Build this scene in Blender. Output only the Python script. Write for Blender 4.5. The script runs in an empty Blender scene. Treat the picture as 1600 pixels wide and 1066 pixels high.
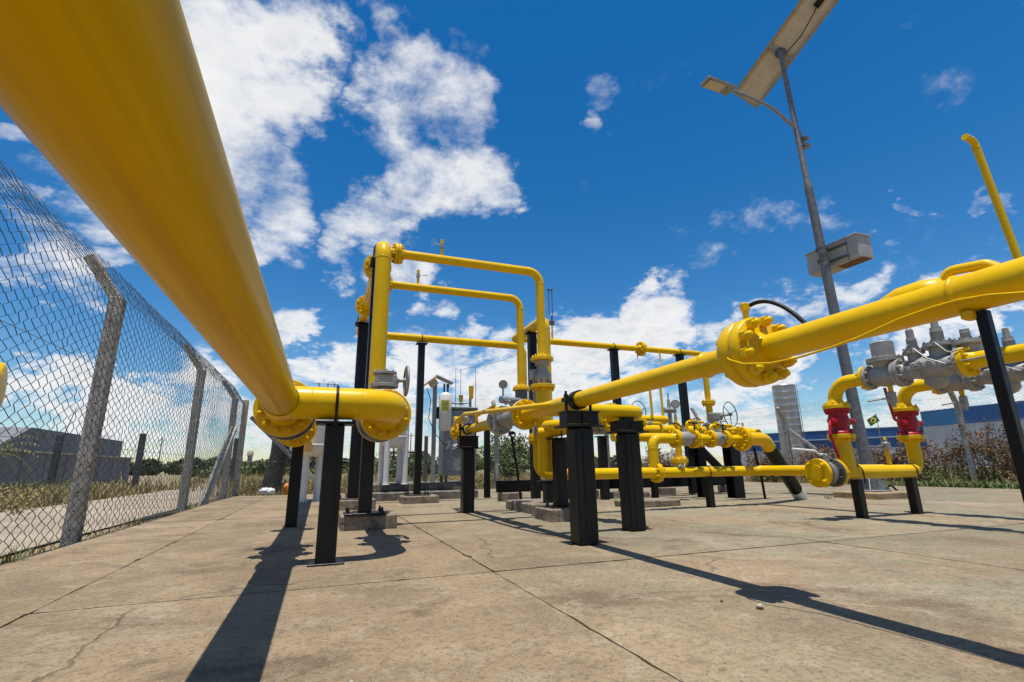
import bpy, math, random
import numpy as np
from mathutils import Vector, Matrix, Quaternion
random.seed(7); rng = np.random.default_rng(7)
scene = bpy.context.scene
COL = scene.collection
R = math.radians

# ------------------------------------------------------------------ camera
cam_d = bpy.data.cameras.new('camera'); cam = bpy.data.objects.new('camera', cam_d); COL.objects.link(cam)
cam_d.sensor_width = 36; cam_d.lens = 17.32; cam_d.clip_start = 0.02; cam_d.clip_end = 3000
RM = ((0.93564, -0.07525, -0.34483), (-0.35267, -0.23785, -0.90501), (-0.01391, 0.96838, -0.24909))
M4 = Matrix([[RM[i][0], RM[i][1], RM[i][2], 0] for i in range(3)] + [[0, 0, 0, 1]])
cam.matrix_world = Matrix.Translation((0, 0, 0.55)) @ M4
scene.camera = cam

# ------------------------------------------------------------------ sky, sun, exposure
SUN = Vector((-0.055, -0.115, 1.0)).normalized()
world = bpy.data.worlds.new('World'); scene.world = world; world.use_nodes = True
nt = world.node_tree; nt.nodes.clear()
def N(t, **k):
    n = nt.nodes.new(t)
    for a, b in k.items(): setattr(n, a, b)
    return n
L = lambda a, b: nt.links.new(a, b)
def MATH(op, a, b=None, c=None, clamp=False):
    n = N('ShaderNodeMath', operation=op, use_clamp=clamp)
    for i, v in enumerate((a, b, c)):
        if v is None: continue
        if isinstance(v, (int, float)): n.inputs[i].default_value = v
        else: L(v, n.inputs[i])
    return n.outputs[0]
def RANGE(v, a, b, c=0., d=1., smooth=True):
    n = N('ShaderNodeMapRange'); n.interpolation_type = 'SMOOTHSTEP' if smooth else 'LINEAR'
    L(v, n.inputs[0])
    for i, x in zip((1, 2, 3, 4), (a, b, c, d)): n.inputs[i].default_value = x
    return n.outputs[0]
tc = N('ShaderNodeTexCoord'); DIR = tc.outputs['Generated']
sky = N('ShaderNodeTexSky', sky_type='NISHITA'); sky.sun_disc = False
sky.sun_elevation = math.asin(SUN.z); sky.sun_rotation = math.atan2(SUN.x, SUN.y)
sky.altitude = 0; sky.air_density = 1.0; sky.dust_density = 0.15; sky.ozone_density = 2.2
hs = N('ShaderNodeHueSaturation'); hs.inputs['Hue'].default_value = 0.501; hs.inputs['Saturation'].default_value = 1.42
L(sky.outputs[0], hs.inputs['Color'])
sep = N('ShaderNodeSeparateXYZ'); L(DIR, sep.inputs[0])
# cloud field: soft cells around a few directions, torn by fractal noise on a plane-like projection
den = MATH('ADD', sep.outputs[2], 0.42)
pv = N('ShaderNodeVectorMath', operation='DIVIDE'); L(DIR, pv.inputs[0])
cmb = N('ShaderNodeCombineXYZ'); [L(den, cmb.inputs[i]) for i in range(3)]; L(cmb.outputs[0], pv.inputs[1])
def NOISE(scale, detail, rough, dist=0., off=(0, 0, 0)):
    mp = N('ShaderNodeMapping'); L(pv.outputs[0], mp.inputs[0]); mp.inputs['Location'].default_value = off
    n = N('ShaderNodeTexNoise'); L(mp.outputs[0], n.inputs['Vector'])
    n.inputs['Scale'].default_value = scale; n.inputs['Detail'].default_value = detail
    n.inputs['Roughness'].default_value = rough; n.inputs['Distortion'].default_value = dist
    return n.outputs[0]
n1 = NOISE(3.4, 14, 0.66, 0.25, (3.1, 1.7, 0.4)); n2 = NOISE(6.0, 7, 0.6, 0.3, (8.3, 2.2, 5.0)); n3 = NOISE(13.0, 8, 0.62, 0.6, (1.0, 7.2, 2.0))
wn = N('ShaderNodeTexNoise'); L(pv.outputs[0], wn.inputs['Vector']); wn.inputs['Scale'].default_value = 4.2; wn.inputs['Detail'].default_value = 9; wn.inputs['Roughness'].default_value = 0.6
w1 = N('ShaderNodeVectorMath', operation='SUBTRACT'); L(wn.outputs['Color'], w1.inputs[0]); w1.inputs[1].default_value = (0.5, 0.5, 0.5)
w2 = N('ShaderNodeVectorMath', operation='SCALE'); L(w1.outputs[0], w2.inputs[0]); w2.inputs['Scale'].default_value = 0.34
w3 = N('ShaderNodeVectorMath', operation='ADD'); L(DIR, w3.inputs[0]); L(w2.outputs[0], w3.inputs[1])
w4 = N('ShaderNodeVectorMath', operation='NORMALIZE'); L(w3.outputs[0], w4.inputs[0]); WARP = w4.outputs[0]
acc = None
for (dx, dy, dz, c0, w) in [
    (-0.2056, 0.7250, 0.6574, 0.99079, 0.91),
    (-0.1457, 0.7638, 0.6288, 0.99003, 0.91),
    (-0.0821, 0.7995, 0.5950, 0.99521, 0.86),
    (-0.1661, 0.8436, 0.5106, 0.99164, 0.91),
    (-0.1093, 0.8872, 0.4482, 0.99315, 0.86),
    (-0.0654, 0.8166, 0.5735, 0.99823, 0.64),
    (-0.2073, 0.7927, 0.5732, 0.98944, 0.91),
    (-0.2700, 0.7464, 0.6083, 0.98795, 0.91),
    (-0.1102, 0.7251, 0.6798, 0.99547, 0.86),
    (-0.1371, 0.9052, 0.4023, 0.99670, 0.73),
    (0.0703, 0.7226, 0.6877, 0.99297, 0.91),
    (0.1198, 0.7453, 0.6559, 0.99139, 0.91),
    (0.1800, 0.7291, 0.6603, 0.99460, 0.86),
    (0.0584, 0.7788, 0.6246, 0.99535, 0.86),
    (0.1919, 0.6685, 0.7185, 0.99790, 0.68),
    (0.1633, 0.7790, 0.6053, 0.99627, 0.82),
    (0.0758, 0.8117, 0.5791, 0.99747, 0.68),
    (0.0140, 0.7008, 0.7133, 0.99810, 0.55),
    (0.1191, 0.8479, 0.5167, 0.99365, 0.86),
    (0.2006, 0.8256, 0.5273, 0.99160, 0.91),
    (0.2781, 0.8049, 0.5242, 0.99708, 0.77),
    (0.0611, 0.8864, 0.4589, 0.99524, 0.86),
    (0.0191, 0.9115, 0.4108, 0.99724, 0.77),
    (0.1257, 0.8763, 0.4651, 0.99504, 0.82),
    (-0.4268, 0.7752, 0.4657, 0.99841, 0.77),
    (-0.0973, 0.9586, 0.2677, 0.99642, 0.90),
    (-0.4060, 0.8606, 0.3075, 0.99745, 0.68),
    (-0.3530, 0.8879, 0.2950, 0.99658, 0.75),
    (-0.3336, 0.8731, 0.3555, 0.99844, 0.55),
    (-0.4142, 0.8987, 0.1440, 0.99877, 0.70),
    (-0.3817, 0.8330, 0.4006, 0.99806, 0.46),
    (0.4313, 0.6321, 0.6438, 0.99894, 0.24),
    (0.4077, 0.6743, 0.6157, 0.99952, 0.32),
    (0.6435, 0.6508, 0.4030, 0.99518, 0.46),
    (0.6966, 0.5900, 0.4082, 0.99780, 0.50),
    (0.7463, 0.5300, 0.4027, 0.99723, 0.60),
    (0.7754, 0.5046, 0.3796, 0.99884, 0.46),
    (0.8189, 0.4302, 0.3800, 0.99976, 0.36),
    (0.8703, 0.3241, 0.3708, 0.99930, 0.50),
    (0.7085, 0.5551, 0.4358, 0.99926, 0.46),
    (0.2641, 0.9290, 0.2594, 0.99673, 0.90),
    (0.1435, 0.9222, 0.3591, 0.99553, 0.85),
    (0.5616, 0.7668, 0.3109, 0.99831, 0.90),
    (0.5781, 0.7779, 0.2463, 0.99266, 1.00),
    (0.6276, 0.7323, 0.2641, 0.99470, 1.00),
    (0.4969, 0.8372, 0.2284, 0.99395, 0.95),
    (0.4384, 0.8596, 0.2625, 0.99679, 0.80),
    (0.7931, 0.5522, 0.2568, 0.99521, 0.90),
    (0.6994, 0.6727, 0.2416, 0.99652, 0.85),
    (0.8817, 0.4246, 0.2055, 0.99743, 0.80),
    (0.0541, 0.9788, 0.1973, 0.99255, 0.95),
    (0.2008, 0.9611, 0.1895, 0.99189, 0.95),
    (-0.0345, 0.9870, 0.1570, 0.99485, 0.90),
    (0.7394, 0.6476, 0.1844, 0.99292, 0.95),
    (0.8572, 0.4900, 0.1588, 0.99516, 0.80),
    (-0.6211, 0.7809, 0.0672, 0.99909, 0.71),
    (-0.5999, 0.7945, 0.0941, 0.99845, 0.69),
    (-0.5854, 0.8076, 0.0715, 0.99907, 0.81),
    (-0.5746, 0.8143, 0.0823, 0.99857, 0.79),
    (-0.5368, 0.8402, 0.0768, 0.99852, 0.71),
    (-0.5147, 0.8521, 0.0952, 0.99725, 0.91),
    (-0.4954, 0.8628, 0.1006, 0.99756, 0.90),
    (-0.4573, 0.8814, 0.1186, 0.99685, 0.85),
    (-0.4334, 0.8934, 0.1180, 0.99800, 0.87),
    (-0.3895, 0.9143, 0.1107, 0.99772, 0.83),
    (-0.3468, 0.9309, 0.1152, 0.99735, 0.88),
    (-0.2978, 0.9494, 0.1002, 0.99577, 0.86),
    (-0.2592, 0.9603, 0.1035, 0.99425, 0.74),
    (-0.1910, 0.9734, 0.1263, 0.99321, 0.79),
    (-0.1275, 0.9869, 0.0993, 0.99257, 0.68),
    (-0.0798, 0.9875, 0.1361, 0.99438, 0.85),
    (-0.0407, 0.9872, 0.1545, 0.99479, 0.92),
    (0.0281, 0.9838, 0.1769, 0.99379, 0.87),
    (0.1299, 0.9830, 0.1300, 0.99427, 0.91),
    (0.2153, 0.9623, 0.1664, 0.99410, 0.71),
    (0.2946, 0.9468, 0.1297, 0.99356, 0.85),
    (0.3702, 0.9115, 0.1791, 0.99119, 0.88),
    (0.4399, 0.8813, 0.1724, 0.99421, 0.92),
    (0.4976, 0.8570, 0.1342, 0.99479, 0.69),
    (0.5795, 0.8039, 0.1339, 0.99354, 0.88),
    (0.5963, 0.7892, 0.1470, 0.99199, 0.74),
    (0.6747, 0.7264, 0.1310, 0.99613, 0.68),
    (0.7255, 0.6762, 0.1279, 0.99632, 0.86),
    (0.7642, 0.6377, 0.0963, 0.99519, 0.80),
    (0.8080, 0.5842, 0.0773, 0.99494, 0.71),
    (0.8400, 0.5363, 0.0827, 0.99730, 0.72),
    (0.8636, 0.4954, 0.0936, 0.99747, 0.92),
    (0.8809, 0.4636, 0.0956, 0.99791, 0.89),
    (0.8990, 0.4338, 0.0597, 0.99717, 0.68),
    (0.9149, 0.3973, 0.0718, 0.99795, 0.70),
    (0.9319, 0.3555, 0.0712, 0.99812, 0.88),
    (0.9457, 0.3099, 0.0978, 0.99858, 0.74),
    (0.9540, 0.2881, 0.0824, 0.99780, 0.78),
    (0.9634, 0.2609, 0.0618, 0.99861, 0.81),
    (0.9678, 0.2432, 0.0648, 0.99892, 0.73),
    (0.8725, -0.0053, 0.4886, 0.96529, 0.87),
    (0.7468, -0.0324, 0.6642, 0.97881, 0.75),
    (-0.8942, -0.2574, 0.3663, 0.98192, 0.86),
    (0.0293, -0.6245, 0.7805, 0.96821, 0.99),
    (0.3638, -0.4398, 0.8211, 0.97006, 0.79),
    (0.2312, 0.0881, 0.9689, 0.98495, 0.79),
    (-0.5743, 0.2504, 0.7794, 0.97909, 0.93),
    (0.5023, 0.1215, 0.8561, 0.98250, 0.73),
    (-0.2399, -0.1663, 0.9565, 0.98765, 0.89),
    (0.2848, -0.3909, 0.8752, 0.96891, 0.77),
    (-0.5570, 0.0780, 0.8268, 0.97064, 0.95),
    (0.0261, -0.4666, 0.8841, 0.96157, 0.73),
]:
    d = N('ShaderNodeVectorMath', operation='DOT_PRODUCT'); L(WARP, d.inputs[0]); d.inputs[1].default_value = (dx, dy, dz)
    b = RANGE(d.outputs['Value'], c0, 1.0, 0.0, w)
    acc = b if acc is None else MATH('MAXIMUM', acc, b)
elev = sep.outputs[2]
band = RANGE(elev, 0.25, 0.03, 0.0, 0.62)
acc = MATH('MAXIMUM', acc, band)
tear = MATH('ADD', MATH('MULTIPLY', MATH('SUBTRACT', n1, 0.5), 2.6), MATH('MULTIPLY', MATH('SUBTRACT', n3, 0.5), 0.75))
fld = MATH('SUBTRACT', MATH('ADD', acc, tear), 0.11)
low = RANGE(elev, 0.36, 0.16)
a_hi = MATH('POWER', RANGE(fld, 0.18, 1.06), 1.15); a_lo = RANGE(fld, 0.32, 0.86)
alpha = MATH('ADD', MATH('MULTIPLY', a_hi, MATH('SUBTRACT', 1.0, low)), MATH('MULTIPLY', a_lo, low))
thick = RANGE(fld, 0.60, 1.45)
# sunlit tops are white, thick bellies a soft grey
shade = MATH('MULTIPLY', thick, RANGE(MATH('ADD', MATH('MULTIPLY', n2, 0.7), MATH('MULTIPLY', n3, 0.3)), 0.34, 0.62))
lowgrey = RANGE(elev, 0.34, 0.08)
shade = MATH('MULTIPLY', shade, MATH('ADD', 0.45, MATH('MULTIPLY', lowgrey, 0.55)))
cm = N('ShaderNodeMix', data_type='RGBA'); L(shade, cm.inputs['Factor'])
cm.inputs[6].default_value = (1.0, 1.0, 1.0, 1); cm.inputs[7].default_value = (0.36, 0.42, 0.51, 1)
bg1 = N('ShaderNodeBackground'); L(hs.outputs[0], bg1.inputs[0]); bg1.inputs[1].default_value = 0.100
bg2 = N('ShaderNodeBackground'); L(cm.outputs[2], bg2.inputs[0]); bg2.inputs[1].default_value = 0.77
mx = N('ShaderNodeMixShader'); L(alpha, mx.inputs[0]); L(bg1.outputs[0], mx.inputs[1]); L(bg2.outputs[0], mx.inputs[2])
wo = N('ShaderNodeOutputWorld'); L(mx.outputs[0], wo.inputs[0])
sd = bpy.data.lights.new('sun', 'SUN'); sd.energy = 4.8; sd.angle = R(0.53); sd.color = (1.0, 0.95, 0.87)
so = bpy.data.objects.new('sun', sd); COL.objects.link(so); so.rotation_euler = SUN.to_track_quat('Z', 'Y').to_euler(); so.location = (0, 0, 20)
vs = scene.view_settings; scene.display_settings.display_device = 'sRGB'
vs.view_transform = 'Standard'; vs.look = 'None'; vs.exposure = 0.28; vs.gamma = 1.0; vs.use_curve_mapping = False
scene.cycles.use_denoising = True
scene.cycles.max_bounces = 8; scene.cycles.diffuse_bounces = 3; scene.cycles.glossy_bounces = 3; scene.cycles.transparent_max_bounces = 12

# ------------------------------------------------------------------ materials
def mat(name, col, rough=0.5, metal=0.0, var=0.0, vscale=6.0, bump=0.0, bscale=60.0, col2=None, spot=None, spot_scale=20., spot_lo=.6, spot_hi=.7, spec=0.5, stretch=None, coat=0.0, obj_var=0.0, coords='Object'):
    m = bpy.data.materials.new(name); m.use_nodes = True
    t = m.node_tree; t.nodes.clear()
    nn = lambda ty: t.nodes.new(ty)
    out = nn('ShaderNodeOutputMaterial'); bs = nn('ShaderNodeBsdfPrincipled'); t.links.new(bs.outputs[0], out.inputs[0])
    bs.inputs['Roughness'].default_value = rough; bs.inputs['Metallic'].default_value = metal
    bs.inputs['Specular IOR Level'].default_value = spec; bs.inputs['Coat Weight'].default_value = coat
    co = nn('ShaderNodeNewGeometry').outputs['Position'] if coords == 'World' else nn('ShaderNodeTexCoord').outputs['Object']
    if stretch:
        mp = nn('ShaderNodeMapping'); t.links.new(co, mp.inputs[0]); mp.inputs['Scale'].default_value = stretch; co = mp.outputs[0]
    def noise(sc, det=6, ro=.6):
        n = nn('ShaderNodeTexNoise'); t.links.new(co, n.inputs['Vector']); n.inputs['Scale'].default_value = sc
        n.inputs['Detail'].default_value = det; n.inputs['Roughness'].default_value = ro; return n.outputs[0]
    def mixc(f, a, b, blend='MIX'):
        x = nn('ShaderNodeMix'); x.data_type = 'RGBA'; x.blend_type = blend
        if isinstance(f, float): x.inputs['Factor'].default_value = f
        else: t.links.new(f, x.inputs['Factor'])
        for k, v in ((6, a), (7, b)):
            if isinstance(v, tuple): x.inputs[k].default_value = (*v, 1)
            else: t.links.new(v, x.inputs[k])
        return x.outputs[2]
    def rmp(v, a, b):
        x = nn('ShaderNodeMapRange'); x.interpolation_type = 'SMOOTHSTEP'; t.links.new(v, x.inputs[0]); x.inputs[1].default_value = a; x.inputs[2].default_value = b; return x.outputs[0]
    c = col
    if col2 is None and var > 0: col2 = tuple(v * (1 - var) for v in col)
    if col2 is not None: c = mixc(rmp(noise(vscale), .32, .68), col, col2)
    if spot is not None: c = mixc(rmp(noise(spot_scale, 8, .7), spot_lo, spot_hi), c, spot)
    if obj_var:
        oi = nn('ShaderNodeObjectInfo'); hv = nn('ShaderNodeHueSaturation'); t.links.new(oi.outputs['Random'], hv.inputs['Value'])
        r2 = nn('ShaderNodeMapRange'); t.links.new(oi.outputs['Random'], r2.inputs[0]); r2.inputs[3].default_value = 1 - obj_var; r2.inputs[4].default_value = 1 + obj_var
        t.links.new(r2.outputs[0], hv.inputs['Value'])
        if isinstance(c, tuple): hv.inputs['Color'].default_value = (*c, 1)
        else: t.links.new(c, hv.inputs['Color'])
        c = hv.outputs[0]
    if isinstance(c, tuple): bs.inputs['Base Color'].default_value = (*c, 1)
    else: t.links.new(c, bs.inputs['Base Color'])
    if bump:
        bp = nn('ShaderNodeBump'); bp.inputs['Strength'].default_value = bump; bp.inputs['Distance'].default_value = .01
        t.links.new(noise(bscale, 5, .55), bp.inputs['Height']); t.links.new(bp.outputs[0], bs.inputs['Normal'])
        rr = nn('ShaderNodeMapRange'); t.links.new(noise(bscale * .15, 4), rr.inputs[0]); rr.inputs[3].default_value = rough * .75; rr.inputs[4].default_value = min(1, rough * 1.35)
        t.links.new(rr.outputs[0], bs.inputs['Roughness'])
    m['_h'] = 1
    return m
YEL = mat('yellow_paint', (0.74, 0.465, 0.0008), .30, col2=(.67, .40, .0008), vscale=3.5, bump=.12, bscale=45, spot=(.36, .19, .006), spot_scale=7, spot_lo=.66, spot_hi=.82, spec=.20)
YELN = mat('brushed_yellow_with_reflections', (0.68, 0.415, 0.0003), .30, col2=(.52, .30, .0003), vscale=1.0, stretch=(16, .55, 16), bump=.30, bscale=1.6, spot=(.40, .215, .004), spot_scale=1.3, spot_lo=.60, spot_hi=.74, spec=.06)  # brush ripples are relief; darker lengthwise streaks are reflections painted into the colour
BLK = mat('black_paint', (0.0050, 0.0042, 0.0045), .40, var=.4, vscale=7, bump=.2, bscale=40, spot=(.05, .034, .024), spot_scale=7, spot_lo=.60, spot_hi=.78, spec=.30)
COAT = mat('black_pipe_coating', (0.006, 0.0065, 0.007), .5, bump=.1, bscale=30, spec=.25)
GRY = mat('grey_paint', (0.335, 0.318, 0.29), .42, var=.25, vscale=9, bump=.32, bscale=85, spot=(.22, .19, .16), spot_scale=16, spot_lo=.6, spot_hi=.75)
DGR = mat('dark_grey_steel', (0.13, 0.125, 0.12), .45, metal=.3, var=.3, vscale=15, bump=.1)
STL = mat('bare_steel', (0.33, 0.32, 0.30), .45, metal=.5, var=.3, vscale=12, bump=.1, spot=(.2, .12, .07), spot_scale=18, spot_lo=.6, spot_hi=.72)
GALV = mat('galvanised_steel', (0.30, 0.31, 0.315), .5, metal=.35, var=.35, vscale=22, bump=.12, bscale=40, spot=(.16, .14, .12), spot_scale=8, spot_lo=.62, spot_hi=.75)
WIRN = mat('dark_galvanised_wire', (0.13, 0.14, 0.145), .36, metal=.5, var=.3, vscale=40)
WIRE = mat('galvanised_wire', (0.24, 0.245, 0.245), .42, metal=.35, var=.3, vscale=40)
RED = mat('red_paint', (0.37, 0.007, 0.022), .34, var=.15, vscale=14, bump=.08, spec=.35)
WHT = mat('white_paint', (0.74, 0.73, 0.70), .38, var=.1, vscale=5, bump=.05, spot=(.42, .30, .18), spot_scale=5, spot_lo=.66, spot_hi=.78)
WPL = mat('white_plastic', (0.72, 0.71, 0.67), .4, var=.08)
TAG = mat('yellow_green_tag', (0.55, 0.55, 0.03), .5)
CON = mat('weathered_concrete', (0.42, 0.385, 0.335), .9, col2=(.27, .245, .21), vscale=12, bump=.8, bscale=70, spot=(.13, .115, .095), spot_scale=34, spot_lo=.57, spot_hi=.66)
CONO = mat('ochre_stained_concrete', (0.42, 0.375, 0.29), .9, col2=(.27, .21, .14), vscale=9, bump=.5, bscale=70, spot=(.55, .52, .47), spot_scale=24, spot_lo=.57, spot_hi=.68)
PLI = mat('plinth_concrete', (0.27, 0.215, 0.15), .92, col2=(.12, .10, .075), vscale=11, bump=.6, bscale=50, spot=(.045, .04, .035), spot_scale=14, spot_lo=.55, spot_hi=.68)
SLBK = mat('mossy_dark_concrete', (0.22, 0.19, 0.15), .93, col2=(.07, .065, .055), vscale=6, bump=.5, bscale=45)
HOLE_SHADE = mat('painted_hole_shade', (0.012, 0.011, 0.01), .9)
SHED = mat('grey_shed_wall', (0.17, 0.17, 0.18), .7, var=.25, vscale=1.2, stretch=(1, 1, .3))
ROOF = mat('grey_roof_sheet', (0.07, 0.07, 0.076), .55, var=.2, vscale=.8)
COPE = mat('pale_gutter', (0.50, 0.42, 0.32), .7, var=.3, vscale=2)
BLUE1 = mat('blue_cladding', (0.018, 0.17, 0.38), .45, var=.15, vscale=.5)
BLUE2 = mat('deep_blue_cladding', (0.008, 0.085, 0.28), .45, var=.15, vscale=.5)
WALLW = mat('pale_grey_wall', (0.52, 0.54, 0.57), .7, var=.15, vscale=.6)
ALU = mat('silver_sheet', (0.46, 0.48, 0.51), .38, metal=.6, var=.22, vscale=.9, stretch=(1, 1, .25))
PANB = mat('solar_panel_backsheet', (0.56, 0.47, 0.35), .6, var=.15, vscale=4, spot=(.36, .26, .16), spot_scale=3, spot_lo=.6, spot_hi=.8)
PANF = mat('solar_cell_glass', (0.01, 0.015, 0.05), .12)
ALUF = mat('aluminium_frame', (0.30, 0.29, 0.28), .45, metal=.5, var=.2)
BOXM = mat('cream_box_paint', (0.42, 0.39, 0.35), .5, var=.2, vscale=5, spot=(.22, .11, .05), spot_scale=6, spot_lo=.64, spot_hi=.72)
RUST = mat('rust', (0.22, 0.10, 0.045), .9, col2=(.10, .05, .03), vscale=20)
STEM = mat('dry_stems', (0.20, 0.125, 0.07), .9, var=.4, vscale=4, coords='World')
DRYL = mat('dry_leaves', (0.25, 0.155, 0.068), .85, col2=(.15, .075, .04), vscale=5, coords='World', spot=(.24, .22, .06), spot_scale=1.5, spot_lo=.55, spot_hi=.7)
GRNL = mat('green_leaves', (0.085, 0.13, 0.028), .6, col2=(.15, .17, .04), vscale=3, coords='World')
DKL = mat('dark_green_leaves', (0.045, 0.075, 0.022), .65, col2=(.09, .115, .03), vscale=.35, coords='World')
PALM = mat('yellow_green_leaves', (0.17, 0.20, 0.035), .55, col2=(.08, .12, .03), vscale=4, coords='World')
STRAW = mat('dry_grass', (0.40, 0.29, 0.13), .9, col2=(.20, .18, .06), vscale=1.3, coords='World', spot=(.12, .14, .035), spot_scale=.6, spot_lo=.52, spot_hi=.62)
BARK = mat('dark_bark', (0.055, 0.045, 0.036), .95, var=.5, vscale=8, bump=.8, bscale=20)
BAG = mat('white_plastic_bag', (0.72, 0.72, 0.71), .45, var=.1)
ORG = mat('orange_plastic', (0.65, 0.22, 0.02), .5, var=.3, vscale=20)
FLG = mat('flag_green', (0.0, 0.16, 0.045), .8); FLY = mat('flag_yellow', (0.75, 0.58, 0.01), .8); FLB = mat('flag_blue', (0.0, 0.02, 0.18), .8)
BRASS = mat('brass', (0.45, 0.30, 0.10), .35, metal=.8)
DIAL = mat('gauge_dial', (0.5, 0.5, 0.48), .3)

def floor_mat():
    m = bpy.data.materials.new('worn_concrete_slab'); m.use_nodes = True; t = m.node_tree; t.nodes.clear()
    nn = lambda ty: t.nodes.new(ty); lk = lambda a, b: t.links.new(a, b)
    out = nn('ShaderNodeOutputMaterial'); bs = nn('ShaderNodeBsdfPrincipled'); lk(bs.outputs[0], out.inputs[0])
    pos = nn('ShaderNodeNewGeometry').outputs['Position']
    def noise(sc, det=6, ro=.6, dist=0., off=(0, 0, 0)):
        mp = nn('ShaderNodeMapping'); lk(pos, mp.inputs[0]); mp.inputs['Location'].default_value = off
        n = nn('ShaderNodeTexNoise'); lk(mp.outputs[0], n.inputs['Vector']); n.inputs['Scale'].default_value = sc
        n.inputs['Detail'].default_value = det; n.inputs['Roughness'].default_value = ro; n.inputs['Distortion'].default_value = dist; return n.outputs[0]
    def rmp(v, a, b, c=0., d=1.):
        x = nn('ShaderNodeMapRange'); x.interpolation_type = 'SMOOTHSTEP'; lk(v, x.inputs[0])
        for i, q in zip((1, 2, 3, 4), (a, b, c, d)): x.inputs[i].default_value = q
        return x.outputs[0]
    def mixc(f, a, b, blend='MIX'):
        x = nn('ShaderNodeMix'); x.data_type = 'RGBA'; x.blend_type = blend
        if isinstance(f, float): x.inputs['Factor'].default_value = f
        else: lk(f, x.inputs['Factor'])
        for k, v in ((6, a), (7, b)):
            if isinstance(v, tuple): x.inputs[k].default_value = (*v, 1)
            else: lk(v, x.inputs[k])
        return x.outputs[2]
    def mul(a, b):
        x = nn('ShaderNodeMath'); x.operation = 'MULTIPLY'
        for i, v in enumerate((a, b)):
            if isinstance(v, float): x.inputs[i].default_value = v
            else: lk(v, x.inputs[i])
        return x.outputs[0]
    base = mixc(rmp(noise(1.1, 8, .65), .35, .65), (.315, .234, .138), (.205, .148, .088))
    # greenish grey algae film spreads over the right hand bays
    sx = nn('ShaderNodeSeparateXYZ'); lk(pos, sx.inputs[0])
    zone = mul(rmp(sx.outputs[0], .6, 2.6), rmp(noise(.9, 6, .6, .5, (4, 2, 0)), .35, .6))
    base = mixc(mul(zone, .9), base, (.225, .205, .133))
    base = mixc(mul(rmp(noise(1.7, 7, .6, .8, (9, 1, 0)), .58, .70), mul(rmp(sx.outputs[0], 2.0, 4.0), .55)), base, (.180, .208, .125))
    base = mixc(mul(rmp(noise(.55, 7, .65, 1.2, (2, 8, 0)),   .54, .70), .7), base, (.385, .305, .205))    # pale scoured patches
    base = mixc(mul(rmp(noise(.8, 9, .7, 1.5, (5, 5, 0)), .53, .66), .78), base, (.135, .088, .050))      # damp brown stains
    base = mixc(mul(rmp(noise(5.5, 8, .72, .6, (3, 3, 0)), .50, .64), .42), base, (.40, .32, .22))
    base = mixc(mul(rmp(noise(9, 8, .75, .8, (7, 2, 0)), .54, .66), .45), base, (.13, .088, .054))
    base = mixc(mul(rmp(noise(34, 6, .75), .46, .66), .5), base, (.10, .072, .05))
    # aggregate: stones of several tones
    vo = nn('ShaderNodeTexVoronoi'); lk(pos, vo.inputs['Vector']); vo.inputs['Scale'].default_value = 95
    cs = nn('ShaderNodeSeparateColor'); lk(vo.outputs['Color'], cs.inputs[0])
    st = rmp(vo.outputs['Distance'], .42, .30)
    base = mixc(mul(mul(st, rmp(cs.outputs[0], .80, .88)), .42), base, (.42, .36, .27))
    base = mixc(mul(mul(st, rmp(cs.outputs[1], .82, .90)), .6), base, (.075, .058, .045))
    vo2 = nn('ShaderNodeTexVoronoi'); lk(pos, vo2.inputs['Vector']); vo2.inputs['Scale'].default_value = 24
    cs2 = nn('ShaderNodeSeparateColor'); lk(vo2.outputs['Color'], cs2.inputs[0])
    pit = mul(rmp(vo2.outputs['Distance'], .26, .16), rmp(cs2.outputs[2], .955, .975))
    base = mixc(mul(pit, .22), base, (.05, .04, .032))
    # hairline cracks
    vc = nn('ShaderNodeTexVoronoi'); vc.feature = 'DISTANCE_TO_EDGE'; vc.inputs['Scale'].default_value = .55
    wv = nn('ShaderNodeVectorMath'); wv.operation = 'ADD'; lk(pos, wv.inputs[0])
    nz = nn('ShaderNodeTexNoise'); lk(pos, nz.inputs['Vector']); nz.inputs['Scale'].default_value = 2.2; nz.inputs['Detail'].default_value = 8
    sc = nn('ShaderNodeVectorMath'); sc.operation = 'SCALE'; lk(nz.outputs['Color'], sc.inputs[0]); sc.inputs['Scale'].default_value = .55
    lk(sc.outputs[0], wv.inputs[1]); lk(wv.outputs[0], vc.inputs['Vector'])
    crack = mul(rmp(vc.outputs['Distance'], .0055, .0012), rmp(noise(.7, 3, .5, 0, (1, 9, 0)), .50, .58))
    base = mixc(mul(crack, .5), base, (.045, .035, .028))
    oi = nn('ShaderNodeObjectInfo'); hv = nn('ShaderNodeHueSaturation'); lk(base, hv.inputs['Color'])
    lk(rmp(oi.outputs['Random'], 0., 1., .93, 1.07), hv.inputs['Value']); lk(hv.outputs[0], bs.inputs['Base Color'])
    bs.inputs['Roughness'].default_value = .9; bs.inputs['Specular IOR Level'].default_value = .3
    h = nn('ShaderNodeMath'); h.operation = 'ADD'; lk(noise(75, 6, .7), h.inputs[0]); lk(mul(st, .35), h.inputs[1])
    h2 = nn('ShaderNodeMath'); h2.operation = 'SUBTRACT'; lk(h.outputs[0], h2.inputs[0]); lk(crack, h2.inputs[1])
    h3 = nn('ShaderNodeMath'); h3.operation = 'SUBTRACT'; lk(h2.outputs[0], h3.inputs[0]); lk(pit, h3.inputs[1])
    bp = nn('ShaderNodeBump'); bp.inputs['Strength'].default_value = .85; bp.inputs['Distance'].default_value = .007; lk(h3.outputs[0], bp.inputs['Height']); lk(bp.outputs[0], bs.inputs['Normal'])
    return m
FLOOR = floor_mat()
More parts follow.
